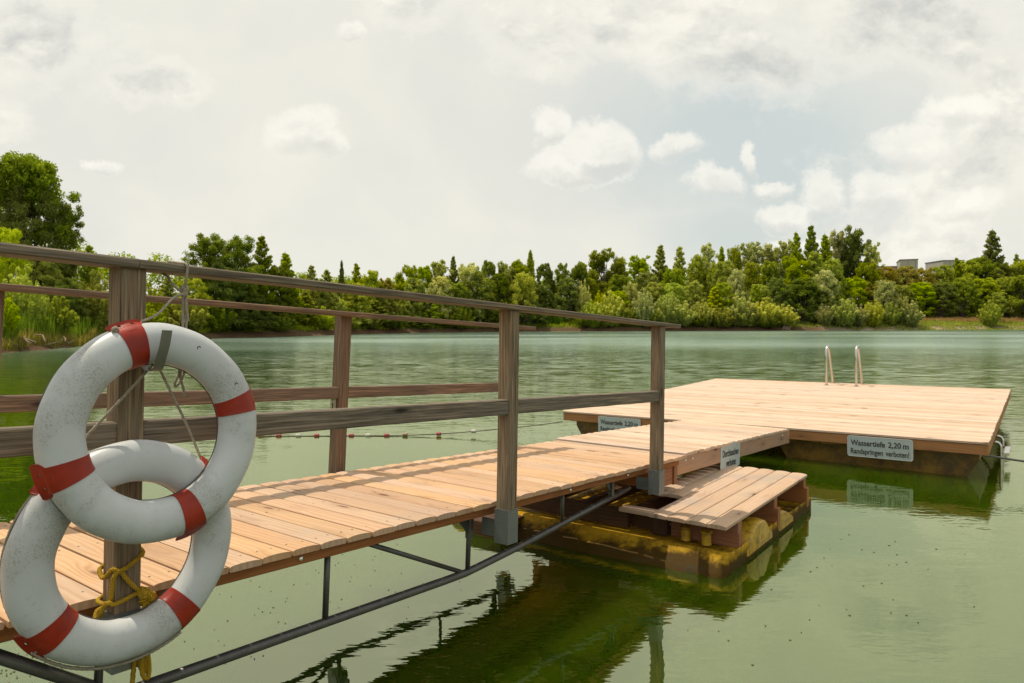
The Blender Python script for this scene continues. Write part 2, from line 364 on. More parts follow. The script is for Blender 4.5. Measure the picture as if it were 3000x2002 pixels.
def ropem(name, a, b, k=260.):
    m, t = mat(name); uv = t.node('ShaderNodeUVMap', uv_map='UVMap'); u, v, _ = t.sep(uv)
    w1 = t.m('SINE', t.m('ADD', t.m('MULTIPLY', u, k*1.6), t.m('MULTIPLY', v, k*2.2))); w2 = t.m('SINE', t.m('SUBTRACT', t.m('MULTIPLY', u, k*1.6), t.m('MULTIPLY', v, k*2.2)))
    h = t.m('MAXIMUM', w1, w2); f = t.rng(h, -.6, .8)
    c = t.mix(f, b, a); c = t.mix(t.rng(t.noise(t.xyz(u, v, 0), 30., 4., .6), .4, .7, 0, .5), c, b)
    finish(t, c, .8, h, .5, .002, spec=.2); return m
CORD = ropem('pale_cord', (.55, .48, .36), (.20, .16, .11), 520.)
YROPE = ropem('yellow_rope', (.55, .34, .02), (.18, .10, .01), 420.)
GROPE = ropem('grey_line', (.20, .15, .10), (.08, .06, .04), 300.)
def _pont(t, g):
    x, y, z = t.sep(t.node('ShaderNodeNewGeometry', out=0))
    n = t.noise(g, 3.2, 8., .7); n2 = t.noise(g, 14., 6., .7); n3 = t.noise(t.vm('MULTIPLY', g, (3, 3, 12)), 1., 6., .7)
    c = t.mix(n2, (.62, .37, .02), (.46, .25, .018))
    lo = t.rng(z, .13, -.02)
    gr = t.rng(t.m('ADD', t.m('ADD', t.m('MULTIPLY', n, .75), t.m('MULTIPLY', n2, .45)), t.m('MULTIPLY', lo, .52)), .54, .80)
    c = t.mix(t.m('MULTIPLY', gr, .95), c, t.mix(n3, (.018, .012, .004), (.075, .040, .010)))
    c = t.mix(t.rng(t.m('ADD', n3, t.m('MULTIPLY', lo, .12)), .62, .76, 0, .8), c, (.055, .048, .026))
    c = t.mix(t.m('MULTIPLY', t.rng(n2, .55, .65), t.rng(z, .06, .0)), c, (.09, .028, .008))
    finish(t, c, .65, t.m('ADD', n2, t.m('MULTIPLY', n, .6)), .35, .012, spec=.08)
PONT = geo_mat('grimy_yellow_plastic', _pont)
def _yel(t, g): n = t.noise(g, 16., 6., .7); c = t.mix(t.rng(n, .42, .66), (.55, .33, .02), (.22, .12, .015)); c = t.mix(t.rng(t.noise(g, 8., 6., .7), .60, .70, 0, .8), c, (.07, .04, .015)); finish(t, c, .42, n, .15, .004, spec=.4)
YEL = geo_mat('yellow_plastic', _yel)
def _dpont(t, g):
    n = t.noise(g, 5., 7., .7); c = t.mix(t.rng(n, .35, .65), (.30, .16, .018), (.09, .05, .010)); z = t.sep(g)[2]
    finish(t, c, .5, n, .3, .01)
DPONT = geo_mat('dark_algae_float', _dpont)
def _sign(t, g): n = t.noise(g, 8., 5., .6); finish(t, t.mix(n, (.46, .51, .49), (.52, .57, .55)), .35, spec=.4)
SIGN = geo_mat('pale_sign_plate', _sign)
def _edge(t, g): finish(t, (.70, .72, .68), .4)
EDGE = geo_mat('sign_edge', _edge)
def _ink(t, g): finish(t, (.035, .035, .038), .5)
INK = geo_mat('black_lettering', _ink)
def _plain(c, r=.5):
    return lambda t, g: finish(t, t.mix(t.rng(t.noise(g, 40., 4., .6), .45, .7, 0, .6), c, tuple(x*.5 for x in c)), r, spec=.4)
BW = geo_mat('white_float', _plain((.62, .58, .50))); BR = geo_mat('faded_red_float', _plain((.42, .085, .10))); BB = geo_mat('stained_float', _plain((.40, .26, .17)))
SEAM = geo_mat('dark_seam', lambda t, g: finish(t, (.06, .06, .06), .6))
HOLE = geo_mat('hole_dark', lambda t, g: finish(t, (.03, .025, .02), .8))

# water: a green, cloudy body under a mirror surface
def water_mat():
    m, t = mat('green_lake_water'); P = t.node('ShaderNodeNewGeometry', out=0); x, y, z = t.sep(P)
    dist = t.vm('LENGTH', P)
    # open-water ripple grows away from the sheltered jetty, in gusty patches
    gust = t.noise(t.vm('MULTIPLY', P, (.020, .055, 1)), 1., 3., .5); gs = t.rng(gust, .36, .64, .35, 1.25)
    calm = t.rng(dist, 10., 32., .03, 1.)
    rot = t.node('ShaderNodeMapping', {'Vector': P, 'Rotation': (0, 0, R_(-14)), 'Scale': (.8, 2.6, 1)})
    c1 = t.vm('SUBTRACT', t.noise(rot, 1.6, 3., .6, .2, out=1), (.5, .5, .5))
    near_ = t.rng(dist, 30., 75., 1., .5)
    slope = t.vm('SCALE', t.vm('MULTIPLY', c1, (.11, .46, 0)), t.m('MULTIPLY', near_, t.m('MULTIPLY', calm, gs)))
    rgh = t.m('MULTIPLY', t.rng(dist, 13., 60., .012, .27, False), t.m('ADD', .6, t.m('MULTIPLY', gs, .35)))
    w3 = t.noise(P, 1.1, 2., .4, .6); w4 = t.noise(t.vm('MULTIPLY', P, (1, 2.4, 1)), 6., 2., .5)
    w5 = t.noise(t.node('ShaderNodeMapping', {'Vector': P, 'Rotation': (0, 0, R_(-10)), 'Scale': (.7, 2.6, 1)}), 2.6, 3., .5, .3)
    nearp = t.rng(t.noise(t.vm('MULTIPLY', P, (.35, .6, 1)), 1., 2., .5), .35, .7, .25, 1.)
    h = t.m('MULTIPLY', t.m('ADD', t.m('MULTIPLY', w3, .013), t.m('MULTIPLY', w4, .0026)), nearp)
    h = t.m('ADD', h, t.m('MULTIPLY', w5, t.rng(dist, 8., 18., .0, .016)))
    bump = t.node('ShaderNodeBump', {'Height': h, 'Strength': 1., 'Distance': 1.})
    nrm = t.vm('NORMALIZE', t.vm('ADD', bump, slope))
    body = t.mix(t.rng(t.noise(t.vm('MULTIPLY', P, (.12, .12, 1)), 1., 3., .5), .35, .7), (.029, .057, .0008), (.033, .068, .0015))
    body = t.mix(t.rng(dist, 12., 80., 0., 1.), body, (.06, .17, .11))
    dif = t.node('ShaderNodeSubsurfaceScattering', {'Color': body, 'Scale': 1., 'Radius': (.55, .8, .4)}, falloff='BURLEY')
    gl = t.node('ShaderNodeBsdfGlossy', {'Color': t.mix(t.rng(dist, 12., 70.), (.86, .91, .64), (.74, .85, .72)), 'Roughness': rgh, 'Normal': nrm})
    fr = t.node('ShaderNodeFresnel', {'IOR': 1.34})
    s = t.node('ShaderNodeMixShader', {0: t.m('MINIMUM', t.m('ADD', .325, t.m('MULTIPLY', fr, .60)), .90), 1: dif, 2: gl})
    t.node('ShaderNodeOutputMaterial', {'Surface': s}, out=None); return m
WATER = water_mat()
def ground_mat():
    m, t = mat('bank_ground'); P = t.node('ShaderNodeNewGeometry', out=0); x_, y_, z = t.sep(P)
    n = t.noise(P, .35, 6., .65); n2 = t.noise(P, 2.5, 5., .65); n3 = t.noise(t.vm('MULTIPLY', P, (1, 1, 3)), 9., 4., .6)
    soil = t.mix(n2, (.17, .10, .055), (.07, .045, .022)); soil = t.mix(t.rng(n3, .62, .7, 0, .7), soil, (.30, .23, .16)); soil = t.mix(t.m('MULTIPLY', t.rng(x_, 50., 56.), .7), soil, (.42, .33, .24))
    grass = t.mix(t.rng(n2, .3, .7), (.085, .12, .014), (.15, .15, .025)); grass = t.mix(t.rng(n, .5, .62), grass, (.24, .17, .07))
    f = t.rng(t.m('ADD', z, t.m('MULTIPLY', t.m('SUBTRACT', n2, .5), .5)), .45, .8)
    finish(t, t.mix(f, soil, grass), .95, n3, .5, .05, spec=.1); return m
GROUND = ground_mat()
def leafm(name, light, dark, tip=None, trans=.5):
    m, t = mat(name); a = t.node('ShaderNodeAttribute', attribute_name='rnd', out=2); oi = t.node('ShaderNodeObjectInfo', out=None)
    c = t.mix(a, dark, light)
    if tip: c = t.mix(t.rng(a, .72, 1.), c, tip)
    r = oi.outputs['Random']
    c = t.node('ShaderNodeHueSaturation', {'Hue': t.rng(r, 0, 1, .488, .512, False), 'Saturation': t.rng(t.m('FRACT', t.m('MULTIPLY', r, 5.)), 0, 1, .85, 1.1, False), 'Value': t.rng(t.m('FRACT', t.m('MULTIPLY', r, 9.)), 0, 1, 1.1, 1.5, False), 'Color': c})
    d = t.node('ShaderNodeBsdfDiffuse', {'Color': c}); tr = t.node('ShaderNodeBsdfTranslucent', {'Color': t.mix(.5, c, t.vm('MULTIPLY', c, (1.5, 1.5, .4)))})
    s = t.node('ShaderNodeMixShader', {0: trans, 1: d, 2: tr})
    t.node('ShaderNodeOutputMaterial', {'Surface': s}, out=None); return m
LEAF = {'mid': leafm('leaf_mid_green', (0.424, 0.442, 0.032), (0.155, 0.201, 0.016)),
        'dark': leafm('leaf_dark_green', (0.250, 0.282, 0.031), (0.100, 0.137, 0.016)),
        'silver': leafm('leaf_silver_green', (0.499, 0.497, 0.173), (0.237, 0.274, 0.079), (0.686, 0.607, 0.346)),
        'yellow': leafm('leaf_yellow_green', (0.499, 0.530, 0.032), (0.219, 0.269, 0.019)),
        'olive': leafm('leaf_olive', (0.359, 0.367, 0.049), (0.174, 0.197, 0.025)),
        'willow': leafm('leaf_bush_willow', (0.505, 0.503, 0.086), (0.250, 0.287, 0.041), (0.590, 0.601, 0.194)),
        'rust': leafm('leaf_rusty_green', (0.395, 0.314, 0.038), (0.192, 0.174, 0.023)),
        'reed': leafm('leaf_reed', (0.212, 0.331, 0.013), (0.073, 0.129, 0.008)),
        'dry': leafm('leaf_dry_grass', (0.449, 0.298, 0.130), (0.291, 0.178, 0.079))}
BARK = geo_mat('bark', lambda t, g: finish(t, t.mix(t.noise(t.vm('MULTIPLY', g, (6, 6, 1)), 2., 5., .6), (.07, .05, .035), (.17, .14, .11)), .9))
random.seed(7)
# ------------------------------------------------------------------ water and ground
wb = MB(); wb.add([(-1500, -60, 0), (1500, -60, 0), (1500, 3000, 0), (-1500, 3000, 0)], [(0, 1, 2, 3)])
tag(wb.build('water', WATER), kind='structure')
SHORE = [(-18, -60), (-24, 0), (-27.5, 22), (-30, 41.7), (-32.4, 56), (-33.5, 70), (-31, 78), (-28, 82), (-24.7, 87), (-19, 100), (-12, 108), (0, 114.8), (14, 116.5), (28, 117), (55, 119), (87, 121.6), (140, 126), (400, 150), (1500, 300)]
def shore_dist(x, y):
    """signed distance to the waterline, positive on land"""
    x = np.asarray(x, float); y = np.asarray(y, float); best = np.full(x.shape, 1e9); sg = np.ones(x.shape)
    for (x0, y0), (x1, y1) in zip(SHORE[:-1], SHORE[1:]):
        dx, dy = x1-x0, y1-y0; t = np.clip(((x-x0)*dx+(y-y0)*dy)/(dx*dx+dy*dy), 0, 1)
        d = np.hypot(x-x0-t*dx, y-y0-t*dy); c = dx*(y-y0)-dy*(x-x0); m = d < best-1e-9
        best = np.where(m, d, best); sg = np.where(m, np.sign(c), sg)
    return best*sg
def ground_h(x, y):
    d = shore_dist(x, y); x = np.asarray(x, float); y = np.asarray(y, float)
    w = .12*np.sin(x*1.7+y*.9)+.10*np.sin(x*.63-y*1.31)+.07*np.sin(x*3.1+y*2.3)
    d2 = d+w*2.2
    rise = np.clip(1-(x-22)/160, .85, 1)
    h = np.where(d2 > 0, np.minimum(d2*.55, .6)+np.clip(d2-1, 0, 14)*.19*rise+np.clip(d2-14, 0, 30)*.10*rise, np.maximum(d2*.4, -2.))
    return h+w*.25*(d2 > 0)
def gy():
    xs = np.concatenate([np.linspace(-1500, -140, 12), np.arange(-120, 0, 1.1), np.arange(0, 130, 1.3), np.linspace(132, 1500, 14)])
    ys = np.concatenate([np.arange(-60, 30, 6.), np.arange(30, 150, .9), np.linspace(152, 260, 30), np.linspace(290, 3000, 12)])
    X, Y = np.meshgrid(xs, ys); Z = ground_h(X, Y); nx, ny = len(xs), len(ys)
    V = np.stack([X, Y, Z], -1).reshape(-1, 3); i = np.arange(ny-1)[:, None]*nx+np.arange(nx-1)[None]; i = i.ravel()
    F = np.stack([i, i+1, i+nx+1, i+nx], 1)
    me = bpy.data.meshes.new('ground'); me.from_pydata(V.tolist(), [], F.tolist()); me.polygons.foreach_set('use_smooth', [True]*len(F)); me.materials.append(GROUND)
    o = bpy.data.objects.new('ground', me); COL.objects.link(o); tag(o, kind='structure')
gy()

# ------------------------------------------------------------------ gangway (frame: x across, y along, z normal)
RW = 1.3275; OFF = .0638; PW = .083; PITCHB = .147; BT = .028
gw = thing('gangway', 'sloping gangway of fresh larch boards with weathered wooden railings leading to the swimming platform', 'gangway', F_RAMP)
def boards(s0, s1, a0, a1, parent, material, name='deck_boards', ja=.006):
    b = MB(); s = s0
    while s+.14 <= s1+.001:
        j0, j1 = random.uniform(-ja, ja), random.uniform(-ja, ja); g = random.uniform(-.0015, .0015)
        b.sweep(crown(.1372+g, BT+random.uniform(-.0012, .0012), .0045), (a0+j0, s+.1405+g, -BT), (1, 0, 0), (0, -1, 0), (0, 0, 1), (a1+j1)-(a0+j0), seg=1)
        for a in (a0+.09, (a0+a1)/2, a1-.09):
            for k in (.035, .105):
                b.cur = 1; b.lathe([(.0042, 0), (.0042, .0006)], (a+random.uniform(-.006, .006), s+k+random.uniform(-.004, .004), .0002-.0045*((2*k/.14-1)**2)), n=8); b.cur = 0
        s += PITCHB
    return b.build(name, [material, SCREW], parent)
boards(-7.063, .80, -RW, .022, gw, LARCH_G)
b = MB(); b.box((-.045, -7.1, -.078), (-.004, .60, -BT-.0006), 1); b.build('side_beam', BEAM, gw)
b = MB(); b.box((-RW+.02, -7.1, -.078), (-RW+.06, .60, -BT-.0006), 1); b.build('side_beam', BEAM, gw)
b = MB(); b.box((-.70, -7.1, -.10), (-.64, .55, -BT-.0006), 1); b.build('middle_beam', BEAM, gw)
for s in (-6.4, -5.4, -4.55, -3.33, -1.955, -1.17, -.35):
    bo = MB(); bo.lathe([(.011, 0), (.011, .004), (.007, .008), (.001, .009)], (-.004, s, -.052), (1, 0, 0), 12); bo.build('bolt', BOLT, gw)
# trusses
for a in (-.10, -1.24):
    t = MB(); n0 = -.41
    low = [(a, -4.02, n0), (a, -3.6, n0), (a, -3.11, n0), (a, -2.3, n0-.002), (a, -2.12, n0), (a, -1.98, n0+.012), (a, -1.6, -.362), (a, -1.09, -.303), (a, -.6, -.245), (a, -.14, -.19)]
    t.tube(low, .0215, 14); t.tube([(a, -6.9, .02-.1), (a, -4.5, -.08), (a, -4.02, n0)][1:], .0215, 14)
    ou = t.build('lower_chord_pipe', PIPE, gw)
    for s, e in ((-4.09, n0+.01), (-3.108, n0+.01), (-2.10, n0+.01)): v = MB(); v.tube([(a, s, -.03), (a, s, e)], .0145, 12); v.build('strut', PIPE, gw)
    v = MB(); v.tube([(a, -1.112, -.03), (a, -1.108, -.30)], .0125, 12); v.build('strut', PIPE, gw)
    v = MB(); v.tube([(a, -2.93, -.07), (a, -2.14, -.402)], .0125, 12); v.build('diagonal_strut', PIPE, gw)
    for s in (-2.10, -.43):
        g = MB()
        hh = .115 if s < -1 else .15
        g.box((a-.018, s-.012, -.215), (a+.018, s+.022, -.06), 2)
        g.add([(a-.004, s-.12, -.075), (a-.004, s-.01, -.075), (a-.004, s-.01, -.19), (a+.004, s-.12, -.075), (a+.004, s-.01, -.075), (a+.004, s-.01, -.19)], [(0, 2, 1), (3, 4, 5), (0, 1, 4, 3), (1, 2, 5, 4), (2, 0, 3, 5)])
        g.build('gusset_plate', PIPE, gw)
def lean(side): return -.026 if side > 0 else .008
def post(s, side):
    """square post in a steel sleeve; side > 0 stands on the near edge"""
    L = lean(side); up_ = Vector((0, L, 1)); a0 = OFF if side > 0 else -RW-.0524-PW
    if side > 0: top = 1.094
    else: top = 1.07
    m = MB(); m.sweep([(0.002, 0), (PW-.002, 0), (PW, .002), (PW, PW-.002), (PW-.002, PW), (.002, PW), (0, PW-.002), (0, .002)], Vector((a0, s, 0))+up_*(-.20), up_, (1, 0, 0), (0, 1, 0), (top+.20), seg=6, jit=.0006)
    o = m.build('post', OLD if side > 0 else REDOLD, gw)
    k = MB(); e = .006; w = PW+2*e
    o0 = Vector((a0-e, s-e, 0))+up_*(-.217)
    k.sweep([(0, 0), (w, 0), (w, w), (0, w)], o0, up_, (1, 0, 0), (0, 1, 0), .19)
    # plate that ties the sleeve to the beam
    x0, x1 = (-.06, a0-e) if side > 0 else (a0+w-e, -RW+.03)
    k.box((x0, s+.03, -.195), (x1, s+.042, -.10), 0, ch=0)
    k.build('steel_sleeve', STEEL, o, smooth_angle=20)
    # slotted angle bracket under the middle rail
    br = MB(); br.box((a0, s-.005, .395), (a0+.058, s-.001, .508), 2, ch=.001); br.box((a0, s-.05, .499), (a0+.058, s-.005, .503), 0, ch=.001)
    h = br; br.cur = 1
    h.box((a0+.022, s-.0062, .425), (a0+.032, s-.005, .465), 2, ch=.002)
    for (x, z, r) in ((.027, .408, .0055), (.027, .486, .005), (.008, .45, .003), (.047, .45, .003), (.008, .408, .003), (.047, .408, .003), (.008, .49, .0025), (.047, .49, .0025)):
        h.lathe([(r, 0), (r, .0014)], (a0+x, s-.005, z), (0, -1, 0), 10)
    br.build('bracket', [ZINC, HOLE], o)
    return o
PS = [-4.1614, -2.063, -.1216]; PSL = [-4.113, -2.0181, -.10]
for s in PS: post(s, 1)
for s in PSL: post(s, -1)
post(-6.26, 1); post(-6.12, -1)
def rail_piece(a0, a1, s0, s1, z0, z1, material, name, rnd=None, ch=.005, seg=14):
    m = MB(); w, h = a1-a0, z1-z0
    prof = [(ch, 0), (w-ch, 0), (w, ch), (w, h-ch), (w-ch, h), (ch, h), (0, h-ch), (0, ch)]
    m.sweep(prof[::-1], (a0, s0, z0), (0, 1, 0), (1, 0, 0), (0, 0, 1), s1-s0, seg=seg, jit=.0009, rnd=rnd)
    return m.build(name, material, gw)
a1 = OFF+PW+.02
rail_piece(a1-.125, a1, -7.1, -4.141, 1.094, 1.125, RAILM, 'handrail'); rail_piece(a1-.125, a1, -4.1395, .185, 1.094, 1.124, RAILM, 'handrail')
b1 = -RW-.0524+.10
rail_piece(b1-.125, b1, -7.1, .20, 1.070, 1.101, REDOLD, 'handrail')
ao = OFF+PW
for s0, s1 in ((-6.17, PS[0]), (PS[0]+PW, PS[1]), (PS[1]+PW, PS[2])):
    rail_piece(ao-.062, ao-.006, s0-.012, s1-.014, .508, .592, RAILM, 'middle_rail')
al = -RW-.0524
for s0, s1 in ((-6.04, PSL[0]), (PSL[0]+PW, PSL[1]), (PSL[1]+PW, PSL[2])):
    rail_piece(al-.055, al-.003, s0, s1, .498, .578, REDOLD, 'middle_rail')
# the rail on its far side rides in front of the left post face, as at the near side

# ------------------------------------------------------------------ connecting deck
cdk = thing('connecting_deck', 'pale larch boardwalk section with deep side fascia between the gangway and the big platform', 'boardwalk', F_RAMP)
boards(.836, 4.14, -1.438, -.045, cdk, LARCH)
b = MB(); b.box((-.095, .672, -.185), (-.055, 4.12, -BT-.0006), 1); b.build('fascia', FASCIA2, cdk)
b = MB(); b.box((-1.425, .672, -.17), (-1.385, 4.12, -BT-.0006), 1); b.build('fascia', FASCIA2, cdk)
b = MB(); b.box((-1.38, .60, -.255), (-.045, .668, -BT-.0006), 0); b.build('end_beam', BEAM, cdk)
b = MB(); b.box((-1.35, .29, -.255), (-.058, .34, -.036), 0); b.build('box_beam', BEAM, cdk)
b = MB(); b.box((-.10, .342, -.25), (-.06, .598, -.04), 1); b.build('box_beam', BEAM, cdk)
b = MB(); b.box((-.75, .67, -.16), (-.70, 4.1, -BT-.0006), 1); b.build('joist', BEAM, cdk)
for s in (.86, 1.02, 3.82):
    b = MB(); b.lathe([(.012, 0), (.012, .004), (.007, .008), (.001, .009)], (-.055, s, -.07), (1, 0, 0), 12); b.build('bolt', BOLT, cdk)

# ------------------------------------------------------------------ swimming platform (frame: x right, y away, z up)
PWD, PDP = 5.664, 6.689
pf = thing('swimming_platform', 'large square floating bathing platform of pale larch boards', 'platform', F_PLAT)
b = MB(); sc_ = MB(); s = .0; nb = int(PDP/.147)
for i in range(nb):
    y0 = i*PDP/nb; a = random.uniform(-.004, .004); cut = random.choice([None, 1.9, 2.85, 3.8])
    segs = [(0+a, PWD+random.uniform(-.004, .004))]
    for x0, x1 in segs:
        b.sweep(crown(random.choice((.1385, .1375, .135, .1395)), BT+random.uniform(-.0025, .0025), .0045), (x0, y0+.1405, -BT), (1, 0, 0), (0, -1, 0), (0, 0, 1), x1-x0)
bo_ = b.build('deck_boards', LARCH, pf)
b = MB(); b.box((.012, .015, -.152), (PWD-.012, .055, -.034), 0); b.build('fascia', FASCIA, pf)
b = MB(); b.box((.012, PDP-.055, -.152), (PWD-.012, PDP-.015, -.034), 0); b.build('fascia', FASCIA, pf)
b = MB(); b.box((.004, .012, -.152), (.040, PDP-.012, -.034), 1); b.build('fascia', FASCIA, pf)
b = MB(); b.box((PWD-.040, .012, -.152), (PWD-.004, PDP-.012, -.034), 1); b.build('fascia', FASCIA, pf)
for x in (1.1, 2.2, 3.3, 4.4): b = MB(); b.box((x, .056, -.14), (x+.05, PDP-.056, -BT-.0006), 1); b.build('joist', BEAM, pf)
def hull(x0, x1, y0, y1, zt, zb, taper, name, m, parent):
    """moulded pontoon: upright band, then flanks drawn in towards the keel, arched cut-out in the long side"""
    k = MB(); prof = [(x0+.02, zt), (x1-.02, zt), (x1, zt-.03), (x1, zt-.10), (x1-taper, zb), (x0+taper, zb), (x0, zt-.10), (x0, zt-.03)]
    k.sweep(prof[::-1] if False else prof, (0, y0, 0), (0, 1, 0), (1, 0, 0), (0, 0, 1), y1-y0, seg=8, jit=.004)
    return k.build(name, m, parent)
for i, (x0, x1) in enumerate(((.095, 2.6), (3.28, 5.56))):
    for y0, y1 in ((.26, 2.1), (2.4, 4.3), (4.6, 6.5)):
        hull(x0, x1, y0, y1, -.156, -.62, .22, 'float', DPONT, pf)
b = MB(); b.tube([(3.62, .09, -.158), (3.72, .088, -.163), (3.86, .088, -.176), (4.02, .088, -.178), (4.16, .09, -.162)], .007, 8); b.build('yellow_hose', YEL, pf)

def ladder(name, label, m4, w=.565, ht=.80):
    o = thing(name, label, 'ladder', m4, 'stainless ladders on the platform')
    for x in (-w/2, w/2):
        k = MB(); P = catmull([(x, 0, 0), (x, 0, .3), (x, 0, .60), (x, .03, .73), (x, .12, ht), (x, .23, .74), (x, .33, .52), (x, .47, .22), (x, .53, .06), (x, .56, -.2), (x, .56, -.9)], .03)
        k.tube(P, .025, 12); k.lathe([(.05, 0), (.05, .006), (.024, .008)], (x, 0, .0), (0, 0, 1), 16); k.build('side_rail', CHROME, o)
    for z in (-.3, -.58, -.84):
        k = MB(); k.box((-w/2, .53, z-.012), (w/2, .60, z+.012), 0); k.build('rung', CHROME, o)
    return o
ladder('swimming_ladder', 'stainless steel ladder with two tall hooped rails at the back of the platform', shift(F_PLAT, 2.85, 6.05, 0))
l2 = thing('swimming_ladder', 'low steel ladder mostly hidden behind the right hand edge of the platform', 'ladder', shift(F_PLAT, PWD, 1.35, 0), 'stainless ladders on the platform')
for y in (-.22, .30):
    k = MB(); k.tube(catmull([(-.03, y, -.17), (.03, y, -.165), (.06, y, -.20), (.065, y, -.30), (.07, y, -1.0)], .03), .017, 12); k.build('side_rail', CHROME, l2)
k = MB(); k.box((.09, -.22, -.32), (.15, .30, -.29), 1); k.build('rung', CHROME, l2)

# ------------------------------------------------------------------ signs
def text_mesh(txt, w, h, bold=.022):
    cu = bpy.data.curves.new('t', 'FONT'); cu.body = txt; cu.size = 1; cu.offset = bold; cu.extrude = .002
    ob = bpy.data.objects.new('t', cu); COL.objects.link(ob); dg = bpy.context.evaluated_depsgraph_get(); dg.update()
    me = bpy.data.meshes.new_from_object(ob.evaluated_get(dg)); bpy.data.objects.remove(ob)
    co = np.array([v.co[:] for v in me.vertices]); mn, mx = co.min(0), co.max(0)
    cap_h = .73 # cap height of the font at size 1
    sx = w/(mx[0]-mn[0]); sy = h/cap_h
    for v in me.vertices: v.co = ((v.co.x-mn[0])*sx, v.co.y*sy, v.co.z*.4)
    me.materials.clear(); me.materials.append(INK); return me
def sign(label, m4, lines, w, h, group):
    """plate in its own xy plane, z towards the reader"""
    k = MB(); r = .028; P = []
    for cx, cy, a0 in ((w-r, r, -90), (w-r, h-r, 0), (r, h-r, 90), (r, r, 180)):
        for i in range(7): a = R_(a0+90*i/6); P.append((cx+r*math.cos(a), cy+r*math.sin(a)))
    o = thing('warning_sign', label, 'sign', m4, group)
    k.sweep(P, (0, 0, -.004), (0, 0, 1), (1, 0, 0), (0, 1, 0), .004)
    e = MB(); P3 = [(x, y, -.001) for x, y in P]; e.tube(P3, .0022, 6, closed=True); e.build('rim', EDGE, o)
    for txt, x, y, tw, th in lines:
        me = text_mesh(txt, tw, th); me.name = 'lettering'; q = bpy.data.objects.new('lettering', me); COL.objects.link(q); q.parent = o; q.location = (x, y, .0012)
    s = k; k.cur = 1
    for x, y in ((.105, h-.035), (.105, h-.10), (w-.10, h-.04), (w-.10, h-.105)): s.lathe([(.0035, 0), (.0035, .001)], (x, y, .0), (0, 0, 1), 10)
    k.build('plate', [SIGN, SCREW], o); return o
def plat_sign(x, label):
    m = F_PLAT @ Matrix.Translation((x, -.002, -.292)) @ Matrix(((1, 0, 0, 0), (0, 0, -1, 0), (0, 1, 0, 0), (0, 0, 0, 1)))
    sign(label, m @ Matrix.Translation((0, 0, .004)), [('Wassertiefe', .037, .138, .383, .070), ('2,20', .452, .138, .140, .070), ('m', .612, .138, .060, .070), ('Randspringen', .037, .037, .36, .066), ('verboten!', .423, .037, .254, .066)], .716, .25, 'warning signs on the jetty')
plat_sign(4.20, 'fully visible Wassertiefe 2,20 m sign on the platform front edge above open water')
plat_sign(.652, 'Wassertiefe 2,20 m sign with its lower line cut off by the boardwalk')
m = F_RAMP @ Matrix.Translation((-.054, 1.725, -.262)) @ Matrix(((0, 0, 1, 0), (1, 0, 0, 0), (0, 1, 0, 0), (0, 0, 0, 1)))
sign('Durchtauchen verboten sign on the boardwalk side above the low wooden step', m @ Matrix.Translation((0, 0, .0045)), [('Durchtauchen', .05, .124, .455, .072), ('verboten', .15, .024, .28, .072)], .55, .25, 'warning signs on the jetty')

# ------------------------------------------------------------------ yellow pontoon (level frame along the gangway)
pt = thing('yellow_pontoon', 'grimy yellow plastic pontoon floating under the end of the gangway', 'pontoon', F_RAFT)
def pontoon_hull():
    import itertools
    a0, a1, s0, s1 = -1.95, .715, -.15, 2.14
    # plan outline, near edge bellied, corners rounded; rings from deck edge to below water
    def outline(grow_near, grow, r=.07):
        P = []; x0, x1, y0, y1 = a0-grow, a1+grow*.3, s0-grow_near, s1+grow
        N = 26
        for i in range(N+1): u = i/N; P.append((x0+r+(x1-x0-2*r)*u, y0-.10*math.sin(math.pi*min(1, u*1.05))*(grow_near/.16)+.004*math.sin(i*2.1)))
        for cx, cy, b in ((x1-r, y0+r, -90), (x1-r, y1-r, 0), (x0+r, y1-r, 90), (x0+r, y0+r, 180)):
            for i in range(1, 6): a = R_(b+90*i/6); P.append((cx+r*math.cos(a), cy+r*math.sin(a)))
            if b == -90:
                for i in range(1, 16): P.append((x1, cy+(y1-r-cy)*i/16))
            if b == 0:
                for i in range(1, 16): P.append((x1-r+(x0-x1+2*r)*i/16, y1))
            if b == 90:
                for i in range(1, 12): P.append((x0, y1-r+(y0-y1+2*r)*i/12))
        return P
    rings = [(-.10, -.045, .122), (-.02, -.010, .145), (.0, .0, .140), (.012, .004, .118), (.05, .004, .085), (.11, .006, .03), (.16, -.005, -.05), (.10, -.10, -.25)]
    k = MB(); vs = []; n = None
    for gn, g, z in rings:
        P = outline(max(gn, -.1), g); n = len(P)
        for i, (x, y) in enumerate(P): vs.append((x+random.uniform(-.003, .003), y+random.uniform(-.003, .003), z-.018*max(0, y)+random.uniform(-.003, .003)))
    fs = [(i*n+j, i*n+(j+1) % n, (i+1)*n+(j+1) % n, (i+1)*n+j)[::-1] for i in range(len(rings)-1) for j in range(n)]
    fs.append(tuple(range(n))); k.add(vs, fs, smooth=True); return k.build('hull', PONT, pt, smooth_angle=50)
pontoon_hull()
def bollard(x, y):
    k = MB(); k.lathe([(.040, 0), (.038, .01), (.036, .03), (.036, .088), (.047, .094), (.047, .104), (.030, .110), (.001, .112)], (x, y, .135), (0, 0, 1), 24); k.build('bollard', YEL, pt, smooth_angle=40)
bollard(.305, .020); bollard(.478, .005)
